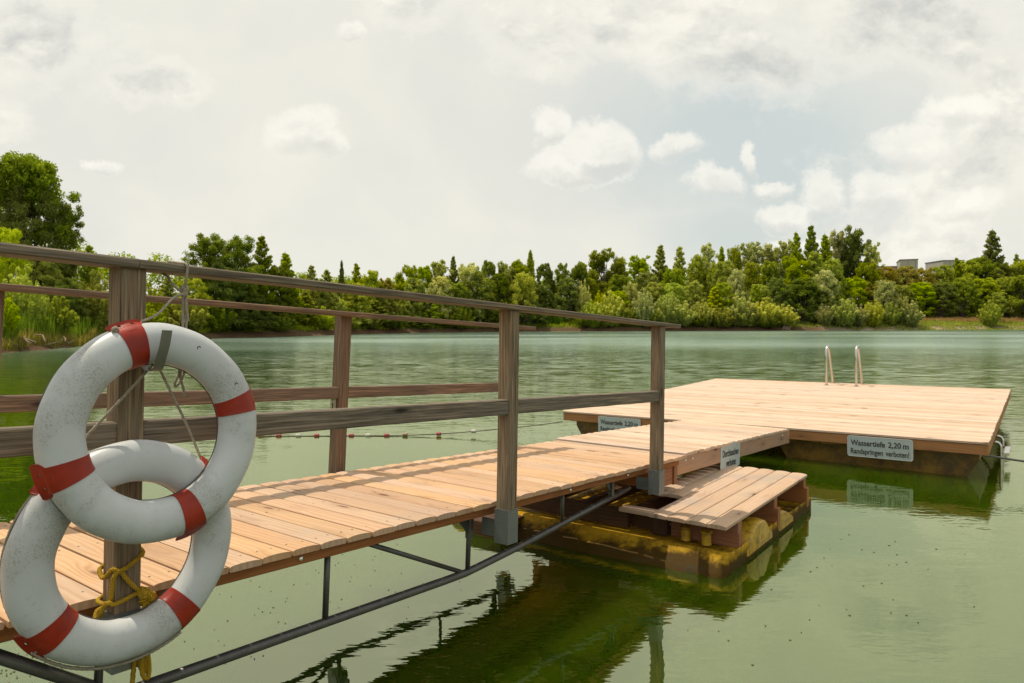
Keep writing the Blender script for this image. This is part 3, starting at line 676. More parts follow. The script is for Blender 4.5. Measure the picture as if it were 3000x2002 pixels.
def hump(prof, x0, x1, name='moulded_ridge'):
    k = MB(); n = len(prof); vs = []
    for x, sh in ((x0, .03), (x0+.03, 0), (x1-.05, 0), (x1, .02), (x1+.012, .05)):
        for (y, z) in prof:
            cy = sum(p[0] for p in prof)/n; vs.append((x, y+(cy-y)*sh*2, max(z-sh*.5, .03) if z > .08 else z))
    fs = [(i*n+j, i*n+(j+1) % n, (i+1)*n+(j+1) % n, (i+1)*n+j) for i in range(4) for j in range(n)]
    fs += [tuple(range(n))[::-1], tuple(4*n+j for j in range(n))]; k.add(vs, fs, smooth=True); k.build(name, YEL, pt, smooth_angle=35)
hump([(.20, .07), (.26, .15), (.32, .175), (.42, .225), (.48, .245), (.60, .238), (.68, .215), (.74, .175), (.80, .12), (.86, .075), (.86, .03), (.20, .03)], .50, .712)
hump([(1.02, .06), (1.05, .19), (1.14, .195), (1.26, .165), (1.38, .115), (1.46, .07), (1.46, .03), (1.02, .03)], .40, .712)
b = MB()
b.box((-1.62, .02, .14), (-.20, .075, .285), 0); b.build('cross_timber', DARKW, pt)
b = MB(); b.box((-.205, .10, .135), (.14, .15, .285), 0); b.build('cross_timber', DARKW, pt)
b = MB(); b.box((-.24, -.055, .287), (.165, .075, .318), 0); b.build('tread_board', LARCH_W, pt)
for x in (-1.2, -.75, -.28): b = MB(); b.box((x, .16, .14), (x+.06, 2.0, .25), 1); b.build('long_timber', DARKW, pt)
b = MB(); b.box((-1.45, -.50, -.1), (-1.12, -.12, .128), 0, ch=.012); b.build('end_box', DARKW, pt)
for x in (.075, .135):
    b = MB(); b.lathe([(.010, 0), (.010, .004), (.006, .007), (.001, .008)], (x, .099, .21), (0, -1, 0), 12); b.build('bolt', BOLT, pt)

# ------------------------------------------------------------------ low wooden step on the pontoon
st = thing('wooden_step', 'low slatted wooden step resting on the yellow pontoon beside the boardwalk', 'step', F_RAFT)
zt = .35
b = MB(); bw = .1485
for i in range(4):
    x = .080+i*(bw+.007); b.sweep(crown(bw, .031, .007), (x, -.165-.006*random.random(), zt-.031), (0, 1, 0), (1, 0, 0), (0, 0, 1), 2.19)
for i in range(2):
    x = -.232+i*(bw+.007); b.sweep(crown(bw, .031, .007), (x, .50, zt-.031), (0, 1, 0), (1, 0, 0), (0, 0, 1), 1.50)
b.build('slats', LARCH_W, st)
for y, lo in ((.09, .118), (.985, .055), (1.90, .055)):
    k = MB(); k.box((.15 if y < .5 else -.21, y, .235), (.692, y+.085, zt-.0316), 0); k.build('bearer', BEAM, st)
    k = MB(); k.box((.15 if y < .5 else -.21, y+.004, lo), (.700 if y < .5 else .722, y+.078, .2345), 0); k.build('bearer', BEAM, st)
k = MB(); k.box((.02, .02, .135), (.145, .085, .317), 2); k.build('leg', DARKW, st)

# ------------------------------------------------------------------ life rings
def ring(name, label, centre, tilt, straps, rot=0., R=.281, tr=.066, ta=.049):
    """ring in the gangway frame: own x = out of the ring face (towards the camera side), y along, z up"""
    m4 = F_RAMP @ Matrix.Translation(centre) @ Matrix.Rotation(tilt, 4, 'Y') @ Matrix.Rotation(0, 4, 'X')
    o = thing(name, label, 'life ring', m4, 'white life rings hanging on the gangway post')
    k = MB(); n, mm = 112, 36; vs = []
    def prof(b):   # superellipse: flatter inner side, fuller outside
        c, s = math.cos(b), math.sin(b); e = .92
        return math.copysign(abs(c)**e, c)*tr, math.copysign(abs(s)**e, s)*ta
    for i in range(n):
        a = 2*math.pi*i/n
        for j in range(mm):
            pr, pa = prof(2*math.pi*j/mm); r = R+pr+.0012*math.sin(a*5+j*.3)+.0008*math.sin(a*13)
            vs.append((pa, r*math.cos(a), r*math.sin(a)))
    fs = [(i*mm+j, i*mm+(j+1) % mm, ((i+1) % n)*mm+(j+1) % mm, ((i+1) % n)*mm+j) for i in range(n) for j in range(mm)]
    k.add(vs, fs, smooth=True); k.build('ring_body', RINGM, o)
    s = MB(); s.tube([(-.016, (R-tr-.0002)*math.cos(2*math.pi*i/90), (R-tr-.0002)*math.sin(2*math.pi*i/90)) for i in range(90)], .0016, 6, closed=True)
    s.tube([(-.020, (R+tr*.925)*math.cos(2*math.pi*i/90), (R+tr*.925)*math.sin(2*math.pi*i/90)) for i in range(90)], .0018, 6, closed=True); s.build('moulding_seam', SEAM, o)
    for deg in straps:
        a0 = R_(deg); hw = .112; k = MB(); vs = []; na = 12
        for i in range(na+1):
            a = a0-hw+2*hw*i/na; edge = .0012*(i in (0, na))+.0010*(i in (1, na-1))
            for j in range(mm):
                pr, pa = prof(2*math.pi*j/mm); q = 1+.034+edge*8; r = R+pr*q
                # band narrows on the inside of the ring
                aa = a0+(a-a0)*(1+.02*math.cos(2*math.pi*j/mm)); vs.append((pa*(1.045+edge*8), r*math.cos(aa), r*math.sin(aa)))
        nv = (na+1)*mm
        for i in (0, na):
            a = a0-hw+2*hw*i/na
            for j in range(mm):
                pr, pa = prof(2*math.pi*j/mm); vs.append((pa*.98, (R+pr*.98)*math.cos(a), (R+pr*.98)*math.sin(a)))
        fs = [(i*mm+j, i*mm+(j+1) % mm, (i+1)*mm+(j+1) % mm, (i+1)*mm+j) for i in range(na) for j in range(mm)]
        fs += [(nv+j, nv+(j+1) % mm, (j+1) % mm, j) for j in range(mm)]+[(na*mm+j, na*mm+(j+1) % mm, nv+mm+(j+1) % mm, nv+mm+j) for j in range(mm)]
        k.add(vs, fs, smooth=True); sb = k.build('strap', RED, o, smooth_angle=50)
        # D-shaped ear with two rope holes, leaning forward off the rim
        rad = Vector((0, math.cos(a0), math.sin(a0))); tan = Vector((0, -math.sin(a0), math.cos(a0))); frn = Vector((1, 0, 0))
        nr = (rad*.80+frn*.60).normalized(); w = (frn*.80-rad*.60).normalized()
        base = rad*(R+tr+.012)-frn*.006
        NA = 22; hl = .052; dp = .050
        out = [(-hl*math.cos(math.pi*i/NA), dp*math.sin(math.pi*i/NA)**.85) for i in range(NA+1)]
        out += [(hl-2*hl*i/8, -.004) for i in range(0, 9)]
        e = MB(); P = [base+tan*x+w*y+nr*(.006*(abs(x)/hl)**2*-1.2) for x, y in out]
        # plate as a fan with two holes (square grid with holes left out)
        gx, gy_ = 26, 13; idx = {}; vs = []; fs = []
        def inside(x, y): return (y <= dp*max(0, 1-(x/hl)**2)**.42) and not any((x-hx)**2+(y-.017)**2 < .0058**2 for hx in (-.021, .021))
        for i in range(gx+1):
            for j in range(gy_+1):
                x = -hl+2*hl*i/gx; ym = dp*max(0, 1-(x/hl)**2)**.42; y = -.004+(ym+.004)*j/gy_
                for hx in (-.021, .021):
                    dx, dy = x-hx, y-.017; dd = math.hypot(dx, dy)
                    if 1e-6 < dd < .0058: x, y = hx+dx/dd*.0058, .017+dy/dd*.0058
                off = -.007*(x/hl)**2
                for h in (0, .0035): vs.append(base+tan*x+w*y+nr*(off+h))
        def ix(i, j, h): return (i*(gy_+1)+j)*2+h
        for i in range(gx):
            for j in range(gy_):
                c = [vs[ix(i+a, j+b_, 0)] for a, b_ in ((0, 0), (1, 0), (1, 1), (0, 1))]; cen = (c[0]+c[1]+c[2]+c[3])/4-base
                if all(math.hypot(cen.dot(tan)-hx, cen.dot(w)-.017) > .0048 for hx in (-.021, .021)):
                    for h in (0, 1):
                        f = (ix(i, j, h), ix(i+1, j, h), ix(i+1, j+1, h), ix(i, j+1, h)); fs.append(f if h else f[::-1])
        e.add(vs, fs, smooth=True)
        rim = [base+tan*x+w*y+nr*(.0015-.007*(x/hl)**2) for x, y in out[:NA+1]]
        e.tube(rim, .0032, 8)
        e.build('rope_eye', RED, sb)
    return o
UPC, UPT = Vector((.272, -4.110, .5705)), .10
LOC, LOT = Vector((.210, -4.152, .192)), .0
UP = ring('life_ring', 'upper white life ring with red straps, hung on the steel hook', UPC, -UPT, (107, 200, 288.5, 15.5))
LO = ring('life_ring', 'lower white life ring, partly covered by the upper one and hanging on a cord', LOC, LOT, (220, 307, 41, 134))
# dents on the upper ring
for u, v in ((449, 801), (530, 884)):
    k = MB()
    p = on_ramp(u, v, UPC.x); M4 = UP.matrix_world.inverted() @ F_RAMP @ p; r = math.hypot(M4.y, M4.z); x = .049*max(0, 1-((r-.281)/.066)**2)**.5
    for i in range(8):
        a = R_(40+i*22); (k.lathe if 1 else 0)([(.0022, 0), (.0016, .0016), (.0004, .002)], (x-.001, M4.y+.006*math.cos(a), M4.z+.006*math.sin(a)), (1, 0, 0), 6)
    k.build('chip_mark', HOLE, UP)
# grab line of the lower ring: lies along the rim, then up over the hook
def ring_pt(c, deg, r, x): a = R_(deg); return Vector((c.x+x, c.y+r*math.cos(a), c.z+r*math.sin(a)))
g = MB()
g.tube(catmull([ring_pt(LOC, d, .3555, .012-.012*math.sin(R_(d-160)*1.2)) for d in range(222, 306, 6)], .006), .0052, 9, lobes=3, amp=.2, twist=380.)
g.tube(catmull([ring_pt(LOC, d, .338, -.036) for d in range(136, 218, 6)], .008), .0040, 9, lobes=3, amp=.2, twist=380.)
g.tube(catmull([on_ramp(352, 836, .205), on_ramp(280, 915, .198), on_ramp(192, 1008, .19), on_ramp(150, 1052, .19)], .006), .0042, 9, lobes=3, amp=.2, twist=420.)
g.tube(catmull([on_ramp(361, 836, .205), on_ramp(382, 880, .20), on_ramp(425, 968, .195), on_ramp(467, 1066, .20)], .006), .0042, 9, lobes=3, amp=.2, twist=420.)
o = g.build('grab_line', CORD, None); o.parent = LO; o.matrix_local = LO.matrix_world.inverted() @ F_RAMP
# steel hook on the post
k = MB(); hk = thing('ring_hook', 'flat steel strip hook on the post holding up the upper life ring', 'hook', F_RAMP @ Matrix.Translation((.147, -4.12, .78)))
hs = -4.118; path = catmull([(.146, hs+.004, .800), (.175, hs+.004, .778), (.215, hs, .765), (.262, hs-.006, .764), (.298, hs-.012, .776), (.318, hs-.016, .803), (.330, hs-.012, .845), (.334, hs-.008, .893)], .008)
vs = []; fs = []
for i, p in enumerate(path):
    a = path[max(0, i-1)]; b_ = path[min(len(path)-1, i+1)]; t_ = (b_-a).normalized(); nrm = Vector((t_.z, 0, -t_.x)).normalized()
    for y, h in ((-.016, 0), (.016, 0), (.016, .003), (-.016, .003)): vs.append(Vector((p.x, p.y+y, p.z))+nrm*h)
for i in range(len(path)-1):
    for j in range(4): fs.append((i*4+j, i*4+(j+1) % 4, (i+1)*4+(j+1) % 4, (i+1)*4+j))
fs += [(0, 3, 2, 1), tuple(len(vs)-4+j for j in range(4))]; k.add(vs, fs)
o = k.build('hook_strip', HOOKM, hk, mat4=Matrix.Translation((-.147, 4.12, -.78)), smooth_angle=40)

# ------------------------------------------------------------------ cords and ropes
def rope_thing(name, label, cat, mtl, strands, rad, lobes=3, tw=400., amp=.2, knots=(), m4=F_RAMP):
    k = MB()
    for P in strands: k.tube(catmull(P, rad*1.1), rad, 9, lobes=lobes, amp=amp, twist=tw)
    for c, r in knots:
        c = Vector(c)
        for i in range(5):   # a few tight turns make the knot
            ax = Vector((random.uniform(-1, 1), random.uniform(-1, 1), random.uniform(-.6, .6))).normalized(); q = Vector((0, 0, 1)).rotation_difference(ax); rr = r*random.uniform(.45, .75)
            k.tube([c+q @ Vector((rr*math.cos(2*math.pi*t/22), rr*math.sin(2*math.pi*t/22), r*.18*math.sin(4*math.pi*t/22)))+Vector((random.uniform(-1, 1), random.uniform(-1, 1), random.uniform(-1, 1)))*0 for t in range(22)], rad, 9, lobes=lobes, amp=amp, twist=tw, closed=True)
    o = k.build(name, mtl); o.matrix_world = m4; return tag(o, label, cat)
ra = a1+.006
P_ = on_ramp
rope_thing('hanging_cord', 'thin pale cord looped over the handrail and knotted to the upper life ring', 'cord', CORD, [
    [P_(386, 600, .05)+Vector((0, 0, 0)), (P_(400, 602, .09)), P_(415, 604, .14), P_(428, 607, ra), P_(430, 622, ra+.003), P_(427, 642, ra), P_(424, 660, ra-.01)],
    [(a1-.128, -4.03, 1.128), (a1-.132, -4.03, 1.11), P_(383, 634, .10), P_(392, 648, .12), P_(412, 667, .15), P_(424, 672, .16)],
    [P_(426, 676, .16), P_(410, 678, .165), P_(392, 689, .175), P_(372, 712, .19), P_(352, 727, .20), P_(330, 736, .215), P_(310, 744, .225), P_(296, 754, .235)],
    [P_(420, 668, .158), P_(420, 700, .153), P_(419, 740, .15), P_(423, 790, .16), P_(417, 838, .165), P_(414, 862, .165), P_(420, 890, .165), P_(426, 912, .165)],
    [P_(428, 668, .16), P_(426, 700, .156), P_(431, 728, .155), P_(427, 748, .152), P_(426, 800, .16), P_(425, 842, .165), P_(418, 868, .165), P_(404, 888, .165), P_(401, 880, .165), P_(409, 862, .165), P_(413, 846, .165)],
    [P_(423, 668, .156), P_(429, 710, .15), P_(421, 745, .148)],
    ], .0042, tw=520., knots=(((P_(424, 662, .158)), .013), ((P_(423, 675, .158)), .012), (P_(264, 757, .262), .0125)))
pc = OFF-.006; po = OFF+PW+.009; s0 = PS[0]-.010; s1 = PS[0]+PW+.009
Q = lambda x, y, a: on_ramp((280+x/4.479)/1.2766, (1500+y/4.479)/1.2766, a)
kn = Q(640, 1060, po+.012)
rope_thing('yellow_rope', 'thick yellow braided rope wound crosswise round the foot of the near post', 'rope', YROPE, [
    [(.10, s1+.004, .16), Q(618, 520, po-.012), Q(608, 560, po+.001), Q(500, 660, po+.002), Q(400, 740, po+.003), Q(250, 835, po+.004), (po-.012, s0-.002, .020), (.10, s0-.006, .002), (OFF-.004, s0-.002, .004), (OFF-.010, s0+.03, .02), (OFF-.010, s1-.02, .07), (.08, s1+.008, .12)],
    [(OFF-.010, s0+.04, .12), (OFF-.006, s0, .105), (.10, s0-.006, .085), Q(225, 755, po-.010), Q(255, 768, po+.002), Q(330, 790, po-.001), Q(390, 860, po+.002), Q(480, 960, po+.003), Q(570, 1030, po+.004), kn],
    [(OFF-.010, s0+.05, -.02), (OFF-.012, s0, -.035), (.085, s0-.014, -.052), Q(140, 1200, .15), Q(230, 1215, po+.003), Q(330, 1180, po+.006), Q(480, 1100, po+.006), Q(590, 1060, po+.006), kn],
    [kn, Q(600, 1000, po), Q(680, 1050, po), Q(740, 1070, po+.006), Q(780, 1110, po+.008), Q(740, 1160, po+.01), Q(680, 1200, po+.012), Q(640, 1230, po+.012), (po+.004, s1+.012, -.16), (po+.002, s1+.018, -.24), P_(328, 1498, po+.01), P_(325, 1530, po+.01), P_(329, 1552, po+.01), P_(337, 1558, po+.01), P_(342, 1545, po+.01), P_(341, 1515, po+.01), P_(336, 1496, po+.006), (po, s1+.012, -.20)],
    [kn, Q(660, 1180, po+.010), (po+.006, s1+.004, -.15), (po+.002, s1+.006, -.24), P_(312, 1500, po+.004), P_(306, 1540, po), P_(303, 1580, po), P_(302, 1620, po)],
    ], .0074, lobes=3, tw=300., amp=.16, knots=((kn, .022), (Q(700, 1110, po+.008), .022), (Q(660, 1150, po+.004), .020)))
fl = thing('float_line', 'rope with small red and white floats lying on the water behind the gangway', 'float line', Matrix.Translation((-3, 11.37, 0)))
xs = [-6.12, -5.83, -5.53, -5.24, -4.62, -4.033, -3.74, -3.427, -3.132, -2.85, -2.578, -2.307, -2.01, -1.714]
L_ = Matrix.Translation((3, -11.37, 0))
k = MB(); k.tube(catmull([(-14, 13.5, -.02), (-9, 11.9, .004), (-6, 11.42, .006), (-4.03, 11.38, .004), (-3, 11.37, .004), (-2.3, 11.37, .006), (-1.72, 11.36, .012), (-1.15, 11.355, .035), (-.6, 11.35, .075), (.0, 11.35, .13), (.45, 11.35, .178), (.812, 11.352, .225)], .04), .007, 8, lobes=3, amp=.15, twist=200.); k.build('rope', GROPE, fl, mat4=L_)
cols = [BR, BW, BR, BW, BR, BB, BR, BW, BR, BW, BR, BW, BR, BB]
for x, c in list(zip(xs, cols))+[(-1.175, BR), (-.618, BW)]:
    z = .012 if x < -1.8 else (.024 if x < -1.6 else (.034 if x < -1 else .074)); r = .030
    k = MB(); k.lathe([(.012, -.042), (.024, -.038), (r, -.022), (r, -.004), (.024, 0), (r, .004), (r, .022), (.024, .038), (.012, .042)], (x, 11.37 if x < -2 else 11.355, z), (1, .02, .02), 16); k.build('float', c, fl, mat4=L_)
ml = MB(); e0 = F_PLAT @ Vector((PWD-.03, .02, -.15)); ml.tube(catmull([tuple(e0), tuple(e0+Vector((.30, -.06, -.045))), tuple(e0+Vector((.75, -.12, -.10))), tuple(e0+Vector((1.6, -.25, -.19))), tuple(e0+Vector((3, -.6, -.30)))], .05), .012, 8)
tag(ml.build('mooring_cable', PIPE), 'dark mooring cable running from the right front platform corner down towards the water', 'cable')
# ------------------------------------------------------------------ trees
rng = np.random.default_rng(11)
def leaf_arrays(C, Rr, tone, n, size, upb=.25, asp=.5, shell=.55):
    """n leaves per clump: centres C (k,3), radii Rr (k,3), tone (k,) -> verts, tones"""
    k = len(C); d = rng.normal(size=(k, n, 3)); d /= np.linalg.norm(d, axis=2, keepdims=True)
    r = rng.random((k, n, 1))**shell; P = C[:, None]+d*r*Rr[:, None]
    N = d*.6+rng.normal(size=(k, n, 3))*.6; N[..., 2] += upb; N /= np.linalg.norm(N, axis=2, keepdims=True)
    T = rng.normal(size=(k, n, 3)); T -= N*(T*N).sum(2, keepdims=True); T /= np.linalg.norm(T, axis=2, keepdims=True); B = np.cross(N, T)
    s = size*rng.uniform(.6, 1.35, (k, n, 1)); T = T*s; B = B*s*asp
    V = np.stack([P-T, P-B*.9+T*.1, P+T, P+B*.9+T*.1], 2).reshape(-1, 3)
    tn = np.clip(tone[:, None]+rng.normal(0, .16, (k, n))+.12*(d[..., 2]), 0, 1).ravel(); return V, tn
def leaf_mesh(name, parts, m):
    V = np.concatenate([p[0] for p in parts]); tn = np.concatenate([p[1] for p in parts]); nf = len(V)//4
    me = bpy.data.meshes.new(name); me.vertices.add(len(V)); me.vertices.foreach_set('co', V.astype('f').ravel())
    me.loops.add(nf*4); me.loops.foreach_set('vertex_index', np.arange(nf*4, dtype='i')); me.polygons.add(nf); me.polygons.foreach_set('loop_start', np.arange(0, nf*4, 4, dtype='i'))
    me.update(calc_edges=True); a = me.attributes.new('rnd', 'FLOAT', 'FACE'); a.data.foreach_set('value', tn.astype('f'))
    if m: me.materials.append(m)
    return me
def proto(kind, seed):
    """unit-ish tree about 10 m tall: returns (crown parts, trunk MB, width)"""
    global rng; rng = np.random.default_rng(seed); rs = random.Random(seed); tr = MB(); C = []; S = []; T = []
    def limb(p0, p1, r0, r1=.02):
        mid = (Vector(p0)+Vector(p1))/2+Vector((rs.uniform(-.15, .15), rs.uniform(-.15, .15), rs.uniform(0, .25))); tr.tube([p0, mid, p1], [r0, (r0+r1)/2, r1], 6, caps=False)
    if kind == 'round':       # broad crown, lobed
        tr.tube([(0, 0, -.5), (.1, 0, 2), (0, .1, 5), (.1, 0, 8)], [.26, .2, .14, .05], 8)
        for i in range(22):
            a = i*2.4; e = rs.uniform(-.95, 1.25); R = 2.45+rs.uniform(-.5, .5); c = np.array([R*math.cos(a)*math.cos(e), R*math.sin(a)*math.cos(e), 5.4+3.5*math.sin(e)]); limb((0, 0, max(1.6, c[2]*.5-.3)), tuple(c), .09)
            for j in range(11):
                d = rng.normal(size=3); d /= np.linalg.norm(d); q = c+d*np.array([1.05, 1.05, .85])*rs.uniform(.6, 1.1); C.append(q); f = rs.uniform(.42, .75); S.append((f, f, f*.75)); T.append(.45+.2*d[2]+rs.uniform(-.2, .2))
        n, sz = 62, .20
    elif kind == 'open':      # taller, gappy, upright limbs
        tr.tube([(0, 0, -.5), (.15, 0, 3), (-.05, .1, 6), (.1, 0, 9.4)], [.2, .16, .10, .03], 8)
        for i in range(22):
            h = 2.2+7.2*(i/22)**.9; a = i*2.4+rs.uniform(-.4, .4); L = (2.3*(1-abs(h-5.2)/7.0))*rs.uniform(.6, 1.1)+.2; p = (L*math.cos(a), L*math.sin(a), h+L*.75); limb((0, 0, h-.4), p, .05)
            for j in range(6):
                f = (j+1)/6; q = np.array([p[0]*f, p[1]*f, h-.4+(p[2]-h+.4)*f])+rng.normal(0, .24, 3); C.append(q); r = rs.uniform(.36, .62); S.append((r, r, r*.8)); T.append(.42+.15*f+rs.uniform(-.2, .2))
        n, sz = 60, .185
    elif kind == 'poplar':    # narrow, pointed, flame shaped
        tr.tube([(0, 0, -.5), (0, 0, 5), (0, 0, 9.6)], [.16, .1, .02], 8)
        for i in range(64):
            f = i/64; h = 1.+8.8*f; w = 1.45*(math.sin(math.pi*min(1, f*.72+.28))**.8)*(1.15 if f < .6 else 1.0)*(1-f)**.35; a = i*2.4; R = w*rs.uniform(.35, 1.)
            C.append((R*math.cos(a), R*math.sin(a), h)); r = rs.uniform(.24, .42)*(1.15-.5*f); S.append((r, r, r*2.0)); T.append(.45+rs.uniform(-.22, .22))
        C.append((0, 0, 9.9)); S.append((.1, .1, .4)); T.append(.6); n, sz = 80, .17
    elif kind == 'conic':     # young tree with whorls of ascending branches
        tr.tube([(0, 0, -.5), (0, 0, 5), (0, 0, 9.9)], [.15, .1, .015], 8)
        for i in range(46):
            f = i/46; h = .9+8.6*f; L = (2.15*(1-f)**.75+.12)*rs.uniform(.7, 1.1); a = i*2.4; p = (L*math.cos(a), L*math.sin(a), h+L*.55); limb((0, 0, h), p, .03, .01)
            m = 4 if f < .7 else 2
            for j in range(m):
                g = (j+1)/m; C.append((p[0]*g, p[1]*g, h+(p[2]-h)*g)); r = (.50-.20*f)*rs.uniform(.8, 1.2); S.append((r, r, r*.7)); T.append(.36+.22*g+rs.uniform(-.15, .15))
        n, sz = 66, .17
    elif kind == 'bush':      # willow bush: many stems from the ground with feathery tips
        for i in range(34):
            a = i*2.4; R = 3.2*math.sqrt((i+.5)/34); H = (7.6-3.9*(R/3.2)**2)*rs.uniform(.78, 1.15); p = (R*math.cos(a), R*math.sin(a), H)
            tr.tube([(p[0]*.12, p[1]*.12, -.3), (p[0]*.6, p[1]*.6, H*.5), p], [.06, .04, .01], 5, caps=False)
            for j in range(8):
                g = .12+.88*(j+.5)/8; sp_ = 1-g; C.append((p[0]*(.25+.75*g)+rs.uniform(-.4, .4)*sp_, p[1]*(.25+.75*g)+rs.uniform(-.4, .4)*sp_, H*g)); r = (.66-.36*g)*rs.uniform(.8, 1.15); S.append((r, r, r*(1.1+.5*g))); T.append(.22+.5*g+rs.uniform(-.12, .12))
        n, sz = 66, .17
    elif kind == 'plume':     # silver willow: piled plumes
        tr.tube([(0, 0, -.5), (.2, 0, 2.5), (0, .1, 6)], [.24, .18, .06], 8)
        for i in range(26):
            a = i*2.4; f = i/26; R = 2.6*math.cos(f*1.35)*rs.uniform(.55, 1.05); h = 1.6+7.0*f; c = np.array([R*math.cos(a), R*math.sin(a), h]); limb((0, 0, max(1, h*.55)), tuple(c), .05)
            for j in range(7):
                q = c+rng.normal(0, .42, 3); q[2] += .25*j*.3; C.append(q); r = rs.uniform(.4, .72); S.append((r*.9, r*.9, r*1.05)); T.append(.4+.06*j+rs.uniform(-.14, .14))
        n, sz = 62, .18
    elif kind == 'hedge':     # low dense broad shrub mass down to the ground
        for i in range(9): a = i*.7; tr.tube([(math.cos(a)*.3, math.sin(a)*.3, -.4), (math.cos(a)*1.4, math.sin(a)*1.4, 6)], [.09, .03], 5, caps=False)
        for i in range(150):
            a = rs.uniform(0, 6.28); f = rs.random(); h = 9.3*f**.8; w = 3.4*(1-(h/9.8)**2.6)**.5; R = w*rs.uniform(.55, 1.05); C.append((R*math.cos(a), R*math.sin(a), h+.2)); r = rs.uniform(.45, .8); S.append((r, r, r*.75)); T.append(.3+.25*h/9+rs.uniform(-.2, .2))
        n, sz = 76, .21
    zt = float((np.array(C)[:, 2]+np.array(S)[:, 2]*.75).max())
    far = leaf_arrays(np.array(C, float), np.array(S, float), np.array(T, float), n, sz)
    fine_ = leaf_arrays(np.array(C, float), np.array(S, float), np.array(T, float), int(n*2.6), sz*.56) if kind in ('round', 'open', 'hedge', 'conic') else far
    return (far, fine_), tr, zt
PROTO = {}
for kd, wd in (('round', 6.8), ('open', 5.0), ('poplar', 2.6), ('conic', 4.4), ('bush', 7.4), ('plume', 6.6), ('hedge', 7.6)):
    for vv in range(2):
        parts, tr, zt = proto(kd, 31+vv*17+len(kd)*3); PROTO[kd, vv] = (parts, tr.mesh('trunk'), wd, zt)
        PROTO[kd, vv][1].materials.append(BARK)
CROWN = {}
def crown_mesh(kd, vv, lf, near):
    if (kd, vv, lf, near) not in CROWN: CROWN[kd, vv, lf, near] = leaf_mesh('crown', [PROTO[kd, vv][0][1 if near else 0]], LEAF[lf])
    return CROWN[kd, vv, lf, near]
LOOK = {('round', 'mid'): 'round green tree', ('round', 'dark'): 'dark broad-crowned tree', ('round', 'olive'): 'olive brown round tree', ('round', 'silver'): 'grey-green round tree', ('open', 'dark'): 'dark airy tree', ('open', 'mid'): 'airy green tree', ('open', 'silver'): 'airy silvery tree',
        ('open', 'olive'): 'airy olive tree', ('poplar', 'mid'): 'narrow green poplar', ('poplar', 'dark'): 'narrow dark poplar', ('conic', 'mid'): 'pointed young green tree', ('conic', 'dark'): 'pointed dark tree', ('conic', 'yellow'): 'pointed yellow-green tree', ('conic', 'olive'): 'pointed olive tree', ('bush', 'willow'): 'feathery willow bush',
        ('bush', 'yellow'): 'yellow-green bush', ('bush', 'mid'): 'fresh green bush', ('bush', 'silver'): 'silvery willow bush', ('bush', 'olive'): 'olive willow bush', ('plume', 'silver'): 'billowing silver willow', ('plume', 'willow'): 'billowing yellow-green willow', ('plume', 'mid'): 'billowing green willow', ('plume', 'dark'): 'dark billowing tree', ('hedge', 'mid'): 'dense green shrub tree', ('hedge', 'yellow'): 'dense yellow-green shrub tree',
        ('hedge', 'dark'): 'dense dark shrub tree', ('hedge', 'rust'): 'dense rusty green shrub tree', ('hedge', 'olive'): 'dense olive shrub tree', ('plume', 'olive'): 'billowing olive tree', ('poplar', 'yellow'): 'narrow yellow-green poplar'}
# (u, v of the top in the 2350-wide photo, width there, depth, shape, leaf, row)
T_ = []
def row(name, items):
    for it in items: T_.append(it+(name,))
row('left bank', [
 (42, 350, 210, 58, 'round', 'dark'), (66, 430, 170, 57, 'hedge', 'dark'), (150, 466, 90, 60, 'open', 'dark'), (-90, 400, 200, 62, 'round', 'mid'), (10, 522, 110, 50, 'hedge', 'yellow'), (95, 585, 120, 56, 'hedge', 'mid'), (205, 566, 60, 58, 'conic', 'mid'),
 (50, 610, 120, 48, 'bush', 'yellow'), (150, 640, 100, 52, 'hedge', 'dark'), (215, 622, 110, 55, 'bush', 'olive'), (285, 640, 90, 62, 'bush', 'yellow'), (120, 668, 120, 47, 'bush', 'mid'), (240, 672, 120, 53, 'bush', 'mid'), (-10, 665, 110, 44, 'bush', 'mid'), (350, 655, 70, 68, 'bush', 'mid'), (330, 700, 110, 62, 'bush', 'olive')])
row('tall clump beyond the railing', [
 (475, 536, 105, 80, 'open', 'dark'), (545, 541, 110, 82, 'round', 'dark'), (600, 545, 74, 84, 'conic', 'dark'), (655, 583, 64, 84, 'conic', 'mid'), (640, 612, 90, 80, 'hedge', 'dark'), (510, 600, 120, 78, 'hedge', 'dark'), (440, 640, 90, 72, 'hedge', 'mid'),
 (385, 638, 60, 74, 'conic', 'mid'), (430, 668, 110, 70, 'bush', 'yellow'), (560, 660, 120, 76, 'hedge', 'dark'), (500, 680, 100, 72, 'bush', 'mid'), (590, 690, 90, 74, 'plume', 'dark'), (655, 672, 90, 78, 'plume', 'dark'), (420, 716, 120, 66, 'bush', 'olive'), (550, 728, 110, 70, 'bush', 'mid'), (640, 722, 90, 75, 'bush', 'mid')])
row('low middle slope', [
 (715, 612, 44, 98, 'conic', 'mid'), (750, 622, 56, 100, 'conic', 'mid'), (784, 600, 28, 100, 'poplar', 'dark'), (818, 607, 42, 102, 'conic', 'mid'), (852, 622, 66, 104, 'plume', 'mid'), (885, 640, 60, 105, 'hedge', 'rust'), (735, 655, 90, 94, 'hedge', 'mid'), (815, 652, 90, 98, 'hedge', 'mid'), (890, 672, 70, 104, 'hedge', 'mid'),
 (700, 672, 70, 88, 'conic', 'olive'), (775, 690, 70, 92, 'plume', 'mid'), (740, 705, 74, 88, 'bush', 'yellow'), (815, 700, 90, 92, 'plume', 'willow'), (860, 690, 70, 98, 'conic', 'mid'), (905, 712, 80, 98, 'bush', 'olive'), (850, 724, 70, 94, 'bush', 'olive'), (795, 722, 60, 90, 'bush', 'mid')])
